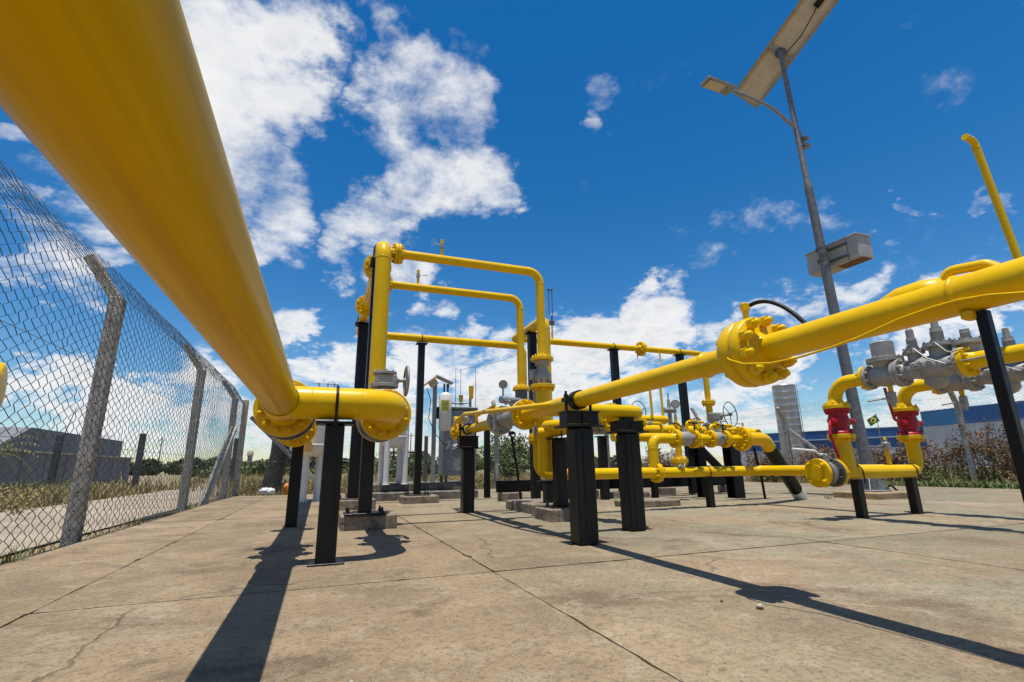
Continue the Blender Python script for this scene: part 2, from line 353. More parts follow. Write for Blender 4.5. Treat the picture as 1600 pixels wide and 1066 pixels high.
JOINT = mat('dirt_filled_joint', (0.20, 0.148, 0.098), .95, var=.5, vscale=6, bump=.3, spot=(.16, .12, .08), spot_scale=3, spot_lo=.5, spot_hi=.6)
SOIL = mat('bare_soil', (0.26, 0.19, 0.11), .95, col2=(.15, .125, .06), vscale=.25, coords='World', bump=.6, bscale=8, spot=(.38, .30, .19), spot_scale=1.2, spot_lo=.55, spot_hi=.7)
ROADM = mat('pale_road_concrete', (0.34, 0.28, 0.20), .9, col2=(.24, .19, .13), vscale=.8, coords='World', bump=.3, bscale=30, spot=(.24, .18, .12), spot_scale=2, spot_lo=.62, spot_hi=.75)

# ------------------------------------------------------------------ mesh tools
V = lambda *a: np.array(a if len(a) == 3 else a[0], float)
def unit(v): v = np.asarray(v, float); return v / (np.linalg.norm(v) + 1e-12)
def frame(ax):
    ax = unit(ax); h = V(0, 0, 1) if abs(ax[2]) < .9 else V(1, 0, 0)
    u = unit(np.cross(h, ax)); return u, np.cross(ax, u), ax
X, Y, Z = V(1, 0, 0), V(0, 1, 0), V(0, 0, 1)
class MB:
    def __init__(s): s.v = []; s.f = []; s.sm = []; s.mi = []; s.cur = 0
    def add(s, vs_, fs, smooth=False):
        b = len(s.v); s.v.extend([tuple(map(float, p)) for p in vs_])
        for f in fs: s.f.append(tuple(b + i for i in f)); s.sm.append(smooth); s.mi.append(s.cur)
        return s
    def box(s, c, size, rot=None, taper=1.0):
        c = V(c); h = V(size) / 2; P = []
        for z in (-1, 1):
            k = taper if z > 0 else 1.0
            for x, y in ((-1, -1), (1, -1), (1, 1), (-1, 1)):
                q = V(x * h[0] * k, y * h[1] * k, z * h[2])
                if rot is not None: q = np.array(rot) @ q
                P.append(c + q)
        return s.add(P, [(3, 2, 1, 0), (4, 5, 6, 7), (0, 1, 5, 4), (1, 2, 6, 5), (2, 3, 7, 6), (3, 0, 4, 7)])
    def bbox(s, c, size, b=.006, rot=None):   # box with chamfered edges along z and at both ends
        c = V(c); h = V(size) / 2; P = []; b = min(b, h.min() * .4)
        def ring(z, k):
            for x, y in ((-1, -1), (1, -1), (1, 1), (-1, 1)):
                hx, hy = h[0] - k, h[1] - k
                a = V(x * hx, y * (hy - b), z); d = V(x * (hx - b), y * hy, z)
                for q in ((d, a) if x * y > 0 and False else ((a, d) if x * y > 0 else (d, a))):
                    P.append(c + (np.array(rot) @ q if rot is not None else q))
        for z, k in ((-h[2], b), (-h[2] + b, 0), (h[2] - b, 0), (h[2], b)): ring(z, k)
        F = [tuple(range(7, -1, -1)), tuple(range(24, 32))]
        for r in range(3):
            for i in range(8):
                j = (i + 1) % 8; F.append((r * 8 + i, r * 8 + j, (r + 1) * 8 + j, (r + 1) * 8 + i))
        return s.add(P, F)
    def lathe(s, prof, p0, ax, n=24, smooth=True):   # prof: (distance along axis, radius); r<=0 makes a pole
        u, v, a = frame(ax); p0 = V(p0); P = []; rings = []
        cs = [(math.cos(2 * math.pi * i / n), math.sin(2 * math.pi * i / n)) for i in range(n)]
        for d, r in prof:
            if r <= 1e-6: rings.append([len(P)]); P.append(p0 + a * d)
            else:
                rings.append(list(range(len(P), len(P) + n))); P.extend(p0 + a * d + r * (u * c + v * q) for c, q in cs)
        F = []
        for A, B in zip(rings, rings[1:]):
            if len(A) == 1 and len(B) == 1: continue
            for i in range(n):
                j = (i + 1) % n
                if len(A) == 1: F.append((A[0], B[j], B[i]))
                elif len(B) == 1: F.append((A[i], A[j], B[0]))
                else: F.append((A[i], A[j], B[j], B[i]))
        return s.add(P, F, smooth)
    def cyl(s, p0, p1, r0, r1=None, n=16, caps=True, smooth=True):
        r1 = r0 if r1 is None else r1; d = np.linalg.norm(V(p1) - V(p0)); ax = V(p1) - V(p0)
        s.lathe([(0, r0), (d, r1)], p0, ax, n, smooth)
        if caps:
            u, v, a = frame(ax)
            for p, r, fl in ((V(p0), r0, 1), (V(p1), r1, 0)):
                if r > 1e-6:
                    P = [p + r * (u * math.cos(2 * math.pi * i / n) + v * math.sin(2 * math.pi * i / n)) for i in range(n)]
                    s.add(P, [tuple(range(n - 1, -1, -1)) if fl else tuple(range(n))])
        return s
    def disc(s, p0, ax, t, r, n=32, ch=.08):       # chamfered disc, hard edged
        c = min(t, r) * ch; a = unit(ax)
        for A, B in (((0, 0), (0, r - c)), ((0, r - c), (c, r)), ((c, r), (t - c, r)), ((t - c, r), (t, r - c)), ((t, r - c), (t, 0))):
            s.lathe([A, B], p0, a, n, abs(A[1] - B[1]) < 1e-9)
        return s
    def tube(s, pts, r, n=12, caps=True, smooth=True):
        pts = [V(p) for p in pts]; m = len(pts); T = []
        for i in range(m): T.append(unit(pts[min(i + 1, m - 1)] - pts[max(i - 1, 0)]))
        u, v, _ = frame(T[0]); P = []
        rr = r if hasattr(r, '__len__') else [r] * m
        for i in range(m):
            if i:
                u = u - T[i] * np.dot(u, T[i]); u = unit(u); v = np.cross(T[i], u)
            for k in range(n):
                a = 2 * math.pi * k / n; P.append(pts[i] + rr[i] * (u * math.cos(a) + v * math.sin(a)))
        F = [(i * n + k, i * n + (k + 1) % n, (i + 1) * n + (k + 1) % n, (i + 1) * n + k) for i in range(m - 1) for k in range(n)]
        s.add(P, F, smooth)
        if caps: s.add(P[:n], [tuple(range(n - 1, -1, -1))]); s.add(P[-n:], [tuple(range(n))])
        return s
    def torus(s, c, ax, R_, r, n=32, k=10, a0=0., a1=2 * math.pi, uv=None):
        u, v, a = frame(ax) if uv is None else (unit(uv[0]), unit(uv[1]), None)
        full = abs(a1 - a0 - 2 * math.pi) < 1e-6; q = n if full else n + 1
        pts = [V(c) + R_ * (u * math.cos(a0 + (a1 - a0) * i / n) + v * math.sin(a0 + (a1 - a0) * i / n)) for i in range(q)]
        if full: pts.append(pts[0])
        return s.tube(pts, r, k, caps=not full)
    def ball(s, c, r, n=16, m=8, ax=Z, sq=1.0):
        return s.lathe([(-r * sq * math.cos(math.pi * i / m), r * math.sin(math.pi * i / m) if 0 < i < m else 0) for i in range(m + 1)], c, ax, n)
    def hexa(s, p0, ax, r, t): return s.cyl(p0, V(p0) + unit(ax) * t, r, n=6, smooth=False)
    def bolt(s, p, ax, r, l, both=None):           # hex nut with a rounded stud end
        a = unit(ax); s.hexa(p, a, r * 1.65, l * .5)
        s.lathe([(l * .5, r), (l * .92, r), (l, r * .6), (l, 0)], p, a, 8)
        return s
    def mesh(s, name, mats):
        me = bpy.data.meshes.new(name); me.from_pydata(s.v, [], s.f)
        me.polygons.foreach_set('use_smooth', s.sm); me.polygons.foreach_set('material_index', s.mi)
        for m in (mats if isinstance(mats, (list, tuple)) else [mats]): me.materials.append(m)
        me.update(); return me
ORG_ = {}
def org(o): return ORG_.get(o.name, V(0, 0, 0))
def thing(name, label, cat, loc, group=None):
    o = bpy.data.objects.new(name, None); COL.objects.link(o); o.location = loc; o.empty_display_size = .1
    o['label'] = label; o['category'] = cat
    if group: o['group'] = group
    ORG_[o.name] = V(loc); return o
def part(mb, name, m, parent=None, label=None, kind=None):
    w = org(parent) if parent is not None else V(0, 0, 0)
    mb.v = [(p[0] - w[0], p[1] - w[1], p[2] - w[2]) for p in mb.v]
    o = bpy.data.objects.new(name, mb.mesh(name, m)); COL.objects.link(o)
    if parent is not None: o.parent = parent
    ORG_[o.name] = w
    if label: o['label'] = label
    if kind: o['kind'] = kind
    return o
def solo(mb, name, m, label, cat, group=None):
    c = np.array(mb.v); lo, hi = c.min(0), c.max(0); w = V((lo[0] + hi[0]) / 2, (lo[1] + hi[1]) / 2, lo[2])
    mb.v = [tuple(V(p) - w) for p in mb.v]
    o = bpy.data.objects.new(name, mb.mesh(name, m)); COL.objects.link(o); o.location = w
    o['label'] = label; o['category'] = cat
    if group: o['group'] = group
    ORG_[o.name] = w; return o
def inst(me, name, p, ax, parent):                  # one more copy of a mesh built along +Z
    w = org(parent); o = bpy.data.objects.new(name, me); COL.objects.link(o); o.parent = parent
    o.location = V(p) - w; o.rotation_mode = 'QUATERNION'
    o.rotation_quaternion = Vector(unit(ax)).to_track_quat('Z', 'Y'); ORG_[o.name] = V(p); return o
def structure(o, kind='structure'): o['kind'] = kind; return o
BOLT = {}
def bolt_mesh(r, l, m):
    k = (round(r, 4), round(l, 4), m.name)
    if k not in BOLT: BOLT[k] = MB().bolt((0, 0, 0), Z, r, l).mesh('bolt', m)
    return BOLT[k]
def flange(parent, p, ax, rp, Rf, t, nb=8, neck=0.0, single=True, m=None, br=None, back=False, mesh=None, bm=None, name='flange', phase=.5, bl=None):
    """weld-neck flange: p = centre of the mating face's far side, ax = direction in which the bolts stick out (back towards the pipe)"""
    m = m or YEL; bm = bm or m; a = unit(ax); p = V(p); b = mesh or MB()
    b.disc(p, a, t, Rf, 36)
    if neck > 0: b.lathe([(t * .9, rp * 1.30), (t + neck * .5, rp * 1.16), (t + neck, rp * 1.0)], p, a, 28)
    br = br or Rf * .062; bl = bl or br * 3.4; rb = Rf * .80; u, v, _ = frame(a); spots = []
    for i in range(nb):
        g = 2 * math.pi * (i + phase) / nb; spots.append(p + a * t + rb * (u * math.cos(g) + v * math.sin(g)))
    if not single:
        for q in spots: b.bolt(q, a, br, bl)
    if mesh is not None: return None
    f = part(b, name, m, parent)
    if single:
        bmh = bolt_mesh(br, bl, bm)
        for q in spots: inst(bmh, 'bolt', q, a, f)
    return f
def bend(pts, rad, seg=9):
    """polyline with rounded corners"""
    pts = [V(p) for p in pts]; out = [pts[0]]
    for i in range(1, len(pts) - 1):
        a, b, c = pts[i - 1], pts[i], pts[i + 1]; d1, d2 = unit(a - b), unit(c - b)
        ang = math.acos(max(-1, min(1, float(np.dot(d1, d2))))); r = rad[i - 1] if hasattr(rad, '__len__') else rad
        tl = r / math.tan(ang / 2); ctr = b + unit(d1 + d2) * (r / math.sin(ang / 2))
        s0, s1 = b + d1 * tl - ctr, b + d2 * tl - ctr; th = math.pi - ang
        for k in range(seg + 1):
            q = k / seg; out.append(ctr + (s0 * math.sin((1 - q) * th) + s1 * math.sin(q * th)) / math.sin(th))
    out.append(pts[-1]); return out
def split(pts, maxlen=.6):
    out = [pts[0]]
    for a, b in zip(pts, pts[1:]):
        k = max(1, int(np.linalg.norm(b - a) / maxlen))
        for i in range(1, k + 1): out.append(a + (b - a) * i / k)
    return out
def pipe(parent, pts, r, rad=None, n=28, name='pipe', m=None, caps=True, label=None):
    rad = rad or r * 2.8
    o = part(MB().tube(split(bend(pts, rad, 12)), r, n, caps), name, m or YEL, parent, label)
    P = [V(q) for q in pts]
    for i in range(1, len(P) - 1):                  # butt weld beads where an elbow meets its straights
        d1, d2 = unit(P[i - 1] - P[i]), unit(P[i + 1] - P[i]); an = math.acos(max(-1, min(1, float(np.dot(d1, d2))))); rr = rad[i - 1] if hasattr(rad, '__len__') else rad; tl = rr / math.tan(an / 2)
        for d, q in ((d1, P[i - 1]), (d2, P[i + 1])):
            if np.linalg.norm(q - P[i]) > tl + .06 and r > .045: part(MB().lathe([(-.006, r - .001), (-.003, r + .0016), (.003, r + .0016), (.006, r - .001)], P[i] + d * (tl + .006), d, 24), 'weld_bead', m or YEL, parent)
    return o
def weld(parent, p, ax, r, w=.010, proud=.005, m=None):
    return part(MB().lathe([(-w, r - .001), (-w * .5, r + proud * .7), (0, r + proud), (w * .5, r + proud * .7), (w, r - .001)], p, ax, 28), 'weld_bead', m or YEL, parent)
# ================================================================== SETTING
def sheet(x0, x1, y0, y1, z, name, m, nx=1, ny=1, h=None):
    b = MB(); P = []
    for j in range(ny + 1):
        for i in range(nx + 1):
            x = x0 + (x1 - x0) * i / nx; y = y0 + (y1 - y0) * j / ny; P.append((x, y, z + (h(x, y) if h else 0)))
    b.add(P, [(j * (nx + 1) + i, j * (nx + 1) + i + 1, (j + 1) * (nx + 1) + i + 1, (j + 1) * (nx + 1) + i) for j in range(ny) for i in range(nx)], h is not None)
    return structure(part(b, name, m))
sheet(-900, 900, -700, 1200, -0.075, 'ground', SOIL)
road = sheet(-4.9, -2.25, -12, 40, -0.055, 'road', ROADM)
yard = bpy.data.objects.new('concrete_yard', None); COL.objects.link(yard); structure(yard)
XJ = [-1.86, -1.07, 0.93, 3.45, 5.95, 8.45, 11.0, 13.0]; YJ = [-7.5, -1.9, 2.78, 7.05, 10.3, 13.3]
pb = MB().box((5.57, 2.9, -.069), (14.9, 20.84, .12)); part(pb, 'slab_bed', JOINT, yard)
for i in range(len(XJ) - 1):
    for j in range(len(YJ) - 1):
        # chipped, slightly wavy arrises along each joint
        x0, x1, y0, y1 = XJ[i], XJ[i + 1], YJ[j], YJ[j + 1]; g = .0024; P = []
        def edge(ax_, fixed, a, b_, inward):
            n = max(3, int(abs(b_ - a) / .07)); out = []
            for k in range(n):
                q = a + (b_ - a) * k / n; w = g + abs(rng.normal(0, .003)) + (rng.random() < .07) * rng.random() * .020
                out.append((q, fixed + inward * w) if ax_ == 'x' else (fixed + inward * w, q))
            return out
        ring = edge('x', y0, x0 + .012, x1 - .012, 1) + edge('y', x1, y0 + .012, y1 - .012, -1) + edge('x', y1, x1 - .012, x0 + .012, -1) + edge('y', x0, y1 - .012, y0 + .012, 1)
        n = len(ring); dz = rng.normal(0, .0012)
        b = MB(); b.add([(x, y, dz) for x, y in ring] + [(x, y, -.03) for x, y in ring], [tuple(range(n))] + [(k + n, (k + 1) % n + n, (k + 1) % n, k) for k in range(n)])
        part(b, 'slab_panel', FLOOR, yard)

# ---- chain link fences
def wire_net(P0, P1, prof, w=.066, r=.0019, jit=.006):
    """zigzag wires hung side by side from P0 to P1; prof = list of (height, outward offset)"""
    P0, P1 = V(P0), V(P1); ln = np.linalg.norm(P1 - P0); s = (P1 - P0) / ln; nrm = V(s[1], -s[0], 0)
    hs_ = [p[0] for p in prof]; of = [p[1] for p in prof]; seg = [0]
    for a, b in zip(prof, prof[1:]): seg.append(seg[-1] + math.hypot(b[0] - a[0], b[1] - a[1]))
    nk = int(seg[-1] / (w * .5)); tt = np.linspace(0, seg[-1], nk + 1)
    zz = np.interp(tt, seg, hs_); oo = np.interp(tt, seg, of); nw = int(ln / w)
    i = np.arange(nw)[:, None]; k = np.arange(nk + 1)[None, :]
    sag = .012 * np.sin(i * .21 + 1.3) * np.sin(k * .11) + .010 * np.sin(i * .083 + k * .05)
    ss = i * w + np.where((k + i) % 2 == 0, 0, w * 1.03) + rng.normal(0, jit * .5, (nw, nk + 1))
    side = np.where((k + i) % 2 == 0, 1, -1) * r * 1.3 + sag + rng.normal(0, jit * .35, (nw, nk + 1))
    z = zz[None, :] + rng.normal(0, jit * .4, (nw, nk + 1)) + .012 * np.sin(i * .05)
    C = P0[None, None, :] + ss[..., None] * s + (oo[None, :] + side)[..., None] * nrm + z[..., None] * Z
    offs = np.stack([s * r * 1.2, nrm * r * 1.2, -s * r * 1.2, -nrm * r * 1.2])
    vv = (C[:, :, None, :] + offs[None, None]).reshape(-1, 3)
    base = (np.arange(nw)[:, None] * (nk + 1) + np.arange(nk)[None, :]).reshape(-1, 1) * 4
    q = np.array([[a, (a + 1) % 4, (a + 1) % 4 + 4, a + 4] for a in range(4)])
    ff = (base[:, :, None] + q[None]).reshape(-1, 4)
    return vv, ff
def np_mesh(name, vv, ff, m, smooth=False):
    me = bpy.data.meshes.new(name); nf, k = ff.shape
    me.vertices.add(len(vv)); me.vertices.foreach_set('co', np.ascontiguousarray(vv, dtype=np.float32).ravel())
    me.loops.add(nf * k); me.loops.foreach_set('vertex_index', np.ascontiguousarray(ff, dtype=np.int32).ravel())
    me.polygons.add(nf); me.polygons.foreach_set('loop_start', np.arange(0, nf * k, k, dtype=np.int32))
    try: me.polygons.foreach_set('loop_total', np.full(nf, k, dtype=np.int32))
    except Exception: pass
    if smooth: me.polygons.foreach_set('use_smooth', np.ones(nf, bool))
    me.materials.append(m); me.update(); me.validate(); return me
def np_part(name, vv, ff, m, parent=None, kind=None):
    w = org(parent) if parent is not None else V(0, 0, 0)
    o = bpy.data.objects.new(name, np_mesh(name, vv - w, ff, m)); COL.objects.link(o)
    if parent is not None: o.parent = parent
    if kind: o['kind'] = kind
    return o
def concrete_post(parent, p, s, nrm, h, arm=.55, wd=.115, m=None, arm_m=None, holes=True):
    """square post with chamfered edges, leaning arm on top, and dark discs painted as the shade in its tie holes"""
    m = m or CON; p = V(p); rot = np.stack([s, nrm, Z], 1); rot = rot if np.linalg.det(rot) > 0 else np.stack([s, -nrm, Z], 1)
    b = MB().bbox(p + Z * ((h - .2) / 2), (wd, wd * 1.05, h + .2), .012, rot)
    po = part(b, 'post', m, parent)
    d = unit(nrm * .555 + Z * .83); u = unit(np.cross(s, d)); ra = np.stack([s, u, d], 1); ra = ra if np.linalg.det(ra) > 0 else np.stack([s, -u, d], 1)
    part(MB().bbox(p + Z * (h - .035) + d * (arm / 2 - .02), (wd * .9, wd * .8, arm), .01, ra), 'arm', arm_m or m, po)
    if holes:
        hb = MB()
        for f, sg in ((nrm, 1), (-nrm, -1), (s, 1), (-s, 1)):
            for k in range(int(h / .16)):
                q = p + Z * (.12 + k * .16) + f * (wd * (.525 if abs(np.dot(f, nrm)) > .5 else .5) + .0005); hb.lathe([(0, .0125), (.0015, .0)], q - f * .001, f, 8)
        part(hb, 'tie_hole_shade', HOLE_SHADE, po, kind='stuff')  # flat dark discs on the faces paint the shade inside the holes
    return po
def brace(parent, a, b, wd, m):
    a, b = V(a), V(b); d = unit(b - a); u, v, _ = frame(d)
    return part(MB().bbox((a + b) / 2, (wd, wd, np.linalg.norm(b - a)), .012, np.stack([u, v, d], 1)), 'brace', m, parent)
def strand(pts, r=.0022, sag=.0, barbs=False):
    b = MB(); pts = [V(p) for p in pts]; full = []
    for a, c in zip(pts, pts[1:]):
        k = 8
        for i in range(k): full.append(a + (c - a) * i / k - Z * sag * math.sin(math.pi * i / k))
    full.append(pts[-1]); b.tube(full, r, 4, smooth=False)
    if barbs:
        tot = np.linalg.norm(pts[-1] - pts[0]); n = int(tot / .12)
        d = unit(pts[-1] - pts[0])
        for i in range(n):
            q = pts[0] + (pts[-1] - pts[0]) * (i + .5) / n; t = rng.random() * 3
            for g in (0, 1.6): w_ = V(0, 0, 1) * math.sin(t + g) + unit(np.cross(d, Z)) * math.cos(t + g); b.cyl(q - w_ * .014, q + w_ * .014, .0011, n=3, caps=False, smooth=False)
    return b
FH = 2.30
def fence(name, label, P0, P1, posts, h, outn, arm=.55, hp=None, cat='fence', r=.0019, holes=True, arm_m=None, wm=None, cell=.066):
    P0, P1 = V(P0), V(P1); s = unit(P1 - P0); nrm = unit(outn)
    t = thing(name, label, cat, (P0 + P1) / 2 * V(1, 1, 0), 'chain link fences around the yard')
    ht = h + arm * .83 * .9; off = arm * .555 * .9
    sgn = 1 if np.dot(V(s[1], -s[0], 0), nrm) > 0 else -1
    inner = -.075
    vv, ff = wire_net(P0 - nrm * .07, P1 - nrm * .07, [(.0 - .03, 0), (h - .02, 0), (ht, sgn * off)], w=cell, r=r, jit=.009)
    np_part('wire_net', vv, ff, wm or WIRE, t, 'stuff')
    for q in posts: concrete_post(t, q, s, nrm, h, arm, holes=holes, arm_m=arm_m)
    for z in (.08, .85, 1.55, h - .05):
        a, c = P0 + Z * z - nrm * .068, P1 + Z * z - nrm * .068; part(strand([a + (c - a) * i / 6 for i in range(7)], .0022, .006), 'tension_wire', WIRE, t)
    for k in (.45, .98):
        a = P0 + Z * (h + arm * .83 * k) + nrm * (arm * .555 * k - .06); c = a + (P1 - P0)
        part(strand([a + (c - a) * i / 5 for i in range(6)], .0021, .01, barbs=True), 'barbed_wire', WIRE, t)
    return t
FX = -2.02
lf = fence('chain_link_fence', 'chain link fence on concrete posts along the left edge of the yard', (FX, -4.0, -.05), (FX, 14.6, -.05),
      [(FX, y, -.05) for y in (-1.9, 2.0, 5.75, 9.62, 13.3)], FH, V(-1, 0, 0), r=.0027, wm=WIRN, cell=.084, arm_m=CONO)
brace(lf, (FX + .08, 10.6, -.1), (FX + .09, 13.0, 1.52), .125, CONO)
part(MB().bbox((FX + .07, 14.55, 1.12), (.13, .13, 2.5), .012), 'corner_post', CONO, lf)
bf = fence('chain_link_fence', 'chain link fence along the far end of the yard behind the white vessels', (FX + .1, 14.75, -.05), (13.35, 14.75, -.05),
      [(x, 14.75, -.05) for x in (1.0, 5.05, 9.0, 12.95)], 2.28, V(0, 1, 0), arm_m=CONO, r=.0028)
brace(bf, (FX + .2, 14.75, 1.95), (FX + 2.2, 14.70, .05), .10, CON)
rf = fence('chain_link_fence', 'chain link fence on the right of the yard with dry brush growing through it', (13.3, 14.7, -.05), (15.9, 1.2, -.05),
      [(13.85, 11.85, -.05), (14.68, 7.55, -.05), (15.5, 3.3, -.05)], 1.95, V(-1, -.19, 0), arm_m=CONO, r=.0030)
brace(rf, (13.85, 11.75, 1.6), (14.25, 10.0, .0), .10, CON)
# straggling second fence far left: three dark posts beyond the road
for x, y, h, lb in ((-9.5, 24.3, 2.15, 'dark leaning concrete post in dry grass in front of the grey shed'), (-6.8, 24.2, 2.2, 'dark concrete post in dry grass just right of the grey shed'), (-3.6, 25.5, 2.1, 'dark concrete post in the dry grass seen past the braced fence corner')):
    b = MB().bbox((x, y, h / 2 - .1), (.20, .20, h), .02); 
    if x < -9: b.cyl((x + .1, y, h - .15), (x + .32, y, h + .95), .018, .012, 6)
    solo(b, 'fence_post', mat('shaded_old_concrete', (.07, .068, .062), .9, var=.4, vscale=6), lb, 'post', 'old posts beyond the road')  # shade on these far posts is put into the dark concrete colour

# ---- leaf and blade builders
def leaves(centres, n, size, flat=.5, seed=1, droop=.0):
    """n small kinked leaves scattered through ellipsoids (x,y,z,rx,ry,rz)"""
    g = np.random.default_rng(seed); C = np.array(centres, float); wt = C[:, 3] * C[:, 4] * C[:, 5]; idx = g.choice(len(C), n, p=wt / wt.sum())
    d = g.normal(size=(n, 3)); d /= np.linalg.norm(d, axis=1)[:, None]; rad = g.random(n) ** .45
    p = C[idx, :3] + d * C[idx, 3:] * rad[:, None]
    a = g.normal(size=(n, 3)); a[:, 2] -= droop; a /= np.linalg.norm(a, axis=1)[:, None]
    b = np.cross(a, g.normal(size=(n, 3))); b /= np.linalg.norm(b, axis=1)[:, None]; nn_ = np.cross(a, b)
    s = size * (.6 + .8 * g.random(n))[:, None]
    v = np.stack([p - a * s, p + b * s * flat - nn_ * s * .12, p + a * s, p - b * s * flat - nn_ * s * .12], 1).reshape(-1, 3)
    i = np.arange(n)[:, None] * 4; f = np.concatenate([i + [0, 1, 2], i + [0, 2, 3]]); return v, f
def blades(pts, hts, seed=2, w=.006, lean=.35):
    g = np.random.default_rng(seed); n = len(pts); p = np.array(pts, float); h = np.array(hts, float)[:, None]
    an = g.random(n) * 6.283; d = np.stack([np.cos(an), np.sin(an), np.zeros(n)], 1); ln = (g.normal(0, lean, n))[:, None]; e = np.stack([-d[:, 1], d[:, 0], d[:, 2]], 1)
    m_ = p + e * h * ln * .35 + Z * h * .55; t = p + e * h * ln + Z * h
    v = np.stack([p - d * w, p + d * w, m_ + d * w * .75, m_ - d * w * .75, t], 1).reshape(-1, 3); i = np.arange(n)[:, None] * 5
    f = np.concatenate([i + [0, 1, 2], i + [0, 2, 3], i + [3, 2, 4]]); return v, f
def scatter(n, box, dens=None, seed=3):
    g = np.random.default_rng(seed); x = g.uniform(box[0], box[1], n); y = g.uniform(box[2], box[3], n)
    return x, y, g
def grass_patch(name, n, box, h, m, seed, clump=True, w=.006, lean=.35, z=-.075):
    x, y, g = scatter(n // 9 if clump else n, box, seed=seed)
    if clump:
        x = np.repeat(x, 9) + g.normal(0, .07, len(x) * 9); y = np.repeat(y, 9) + g.normal(0, .07, len(y) * 9)
    hh = h * (.35 + .9 * g.random(len(x)) ** 2) * (.5 + .5 * (np.sin(x * 1.1) * np.cos(y * .9) + 1))
    v, f = blades(np.stack([x, y, np.full(len(x), z)], 1), hh, seed, w, lean)
    o = np_part(name, v, f, m); o['kind'] = 'stuff'; return o
grass_patch('dry_grass', 15000, (-13, -5.0, 8, 27), .14, STRAW, 11, w=.010, lean=.7)
grass_patch('dry_grass', 5000, (-8, -5.0, 9, 20), .30, STRAW, 18, w=.010, lean=.5)
grass_patch('dry_grass', 4000, (-2.25, -1.92, -1, 14.6), .045, STRAW, 12, w=.004, lean=.9)
grass_patch('dry_grass', 20000, (-2.5, 13.4, 14.2, 19), .36, STRAW, 13, w=.007, lean=.5)
grass_patch('dry_grass', 18000, (-8, 40, 19, 48), .42, STRAW, 14, w=.018, lean=.6)
g = np.random.default_rng(77)
def scrub_mass(name, n_c, line, spread, hz, n, ls, m, seed):
    cl = []
    for k in range(n_c):
        u_ = g.random(); c_ = V(line[0]) + (V(line[1]) - V(line[0])) * u_; hh = hz * (.45 + .75 * g.random()); cl.append((c_[0] + g.normal(0, spread), c_[1] + g.normal(0, spread), hh * .42, .18 + .2 * g.random(), .18 + .2 * g.random(), hh * .5))
    v, f = leaves(cl, n, ls, .35, seed, -.4); o = np_part(name, v, f, m); o['kind'] = 'stuff'; return o
scrub_mass('dry_scrub', 90, ((13.8, 13.6, 0), (15.9, 2.4, 0)), .45, .62, 17000, .035, DRYL, 78)
scrub_mass('dry_scrub', 70, ((-5.6, 9, 0), (-7.5, 24, 0)), .6, .34, 9000, .030, STRAW, 91)
scrub_mass('green_scrub', 40, ((-6.4, 9, 0), (-9.0, 24, 0)), .8, .40, 5000, .032, GRNL, 92)
scrub_mass('dry_scrub', 60, ((-1.5, 15.6, 0), (7, 15.6, 0)), .5, .42, 8000, .03, STRAW, 93)
scrub_mass('green_scrub', 50, ((13.7, 12.5, 0), (15.5, 3.4, 0)), .35, .50, 6000, .032, GRNL, 79)
scrub_mass('dry_scrub', 60, ((7.5, 15.6, 0), (13.2, 15.6, 0)), .4, .6, 9000, .035, DRYL, 82)
grass_patch('dry_grass', 9000, (13.2, 18, 2, 15), .30, STRAW, 15, w=.006, lean=.9)
grass_patch('green_ground_cover', 12000, (13.1, 14.4, 3, 9), .14, GRNL, 16, w=.013, lean=.9)
# ---- dry brush along the right fence: each a clump of twiggy stems with brown leaves
def bush(name, label, c, r, h, stems, nl, ls, lm, sm, seed, group, cat='bush', spikes=True):
    g = np.random.default_rng(seed); t = thing(name, label, cat, (c[0], c[1], -.075), group); b = MB(); cl = []
    for i in range(stems):
        a = g.random() * 6.283; rr = r * g.random() ** .5; top = V(c[0] + rr * math.cos(a) * 1.1, c[1] + rr * math.sin(a) * 1.1, h * (.45 + .6 * g.random()))
        p0 = V(c[0] + rr * .35 * math.cos(a), c[1] + rr * .35 * math.sin(a), -.09); mid = (p0 + top) / 2 + g.normal(0, r * .12, 3)
        b.tube([p0, mid, top], [.012, .008, .003], 4, caps=False)
        for k in range(4):
            q = .35 + .6 * g.random(); s0 = mid + (top - mid) * (q - .3); e = s0 + V(g.normal(0, .16), g.normal(0, .16), .1 + .16 * g.random()); b.tube([s0, e], [.005, .002], 3, caps=False); cl.append((*e, .10, .10, .12))
        cl.append((*top, .07, .07, .16 if spikes else .1)); q = .15 + .4 * g.random(); cl.append((*(p0 + (mid - p0) * q * 2 * .9), .16, .16, .12))
    part(b, 'stems', sm, t); v, f = leaves(cl, nl, ls, .42, seed); np_part('leaves', v, f, lm, t)
    return t
BR = [(13.9, 12.9, .8, .95), (14.3, 11.0, .8, 1.0), (14.5, 9.6, .75, .95), (14.95, 8.5, .9, 1.15), (15.1, 7.2, .9, 1.42), (15.3, 6.2, .9, 1.05), (15.6, 5.1, .9, .95), (15.6, 4.1, .9, .85), (12.2, 15.6, .8, 1.15), (10.9, 15.7, .7, .95)]
BL = ['leftmost low brown brush behind the pipe that dives into the ground', 'low brown dry brush in front of the silver silo base', 'dry brown brush behind the left red valve', 'brown brush just left of the right fence post', 'tallest dry brush with upright seed spikes right of the right fence post',
      'bushy brown scrub under the pale wall, right of the tallest spikes', 'rounded yellow brown scrub beside the black post at right', 'low scrub behind the black post at the right edge', 'brown scrub at the far right corner of the back fence', 'small brown scrub behind the back fence near the corner']
for i, (x, y, r, h) in enumerate(BR):
    bush('dry_bush', BL[i], (x, y), r, h, 34, 3400, .034, DRYL if i != 6 else mat('yellowing_leaves', (.26, .19, .05), .8, col2=(.14, .13, .03), vscale=4, coords='World'), STEM, 40 + i, 'dry bushes along the right fence')
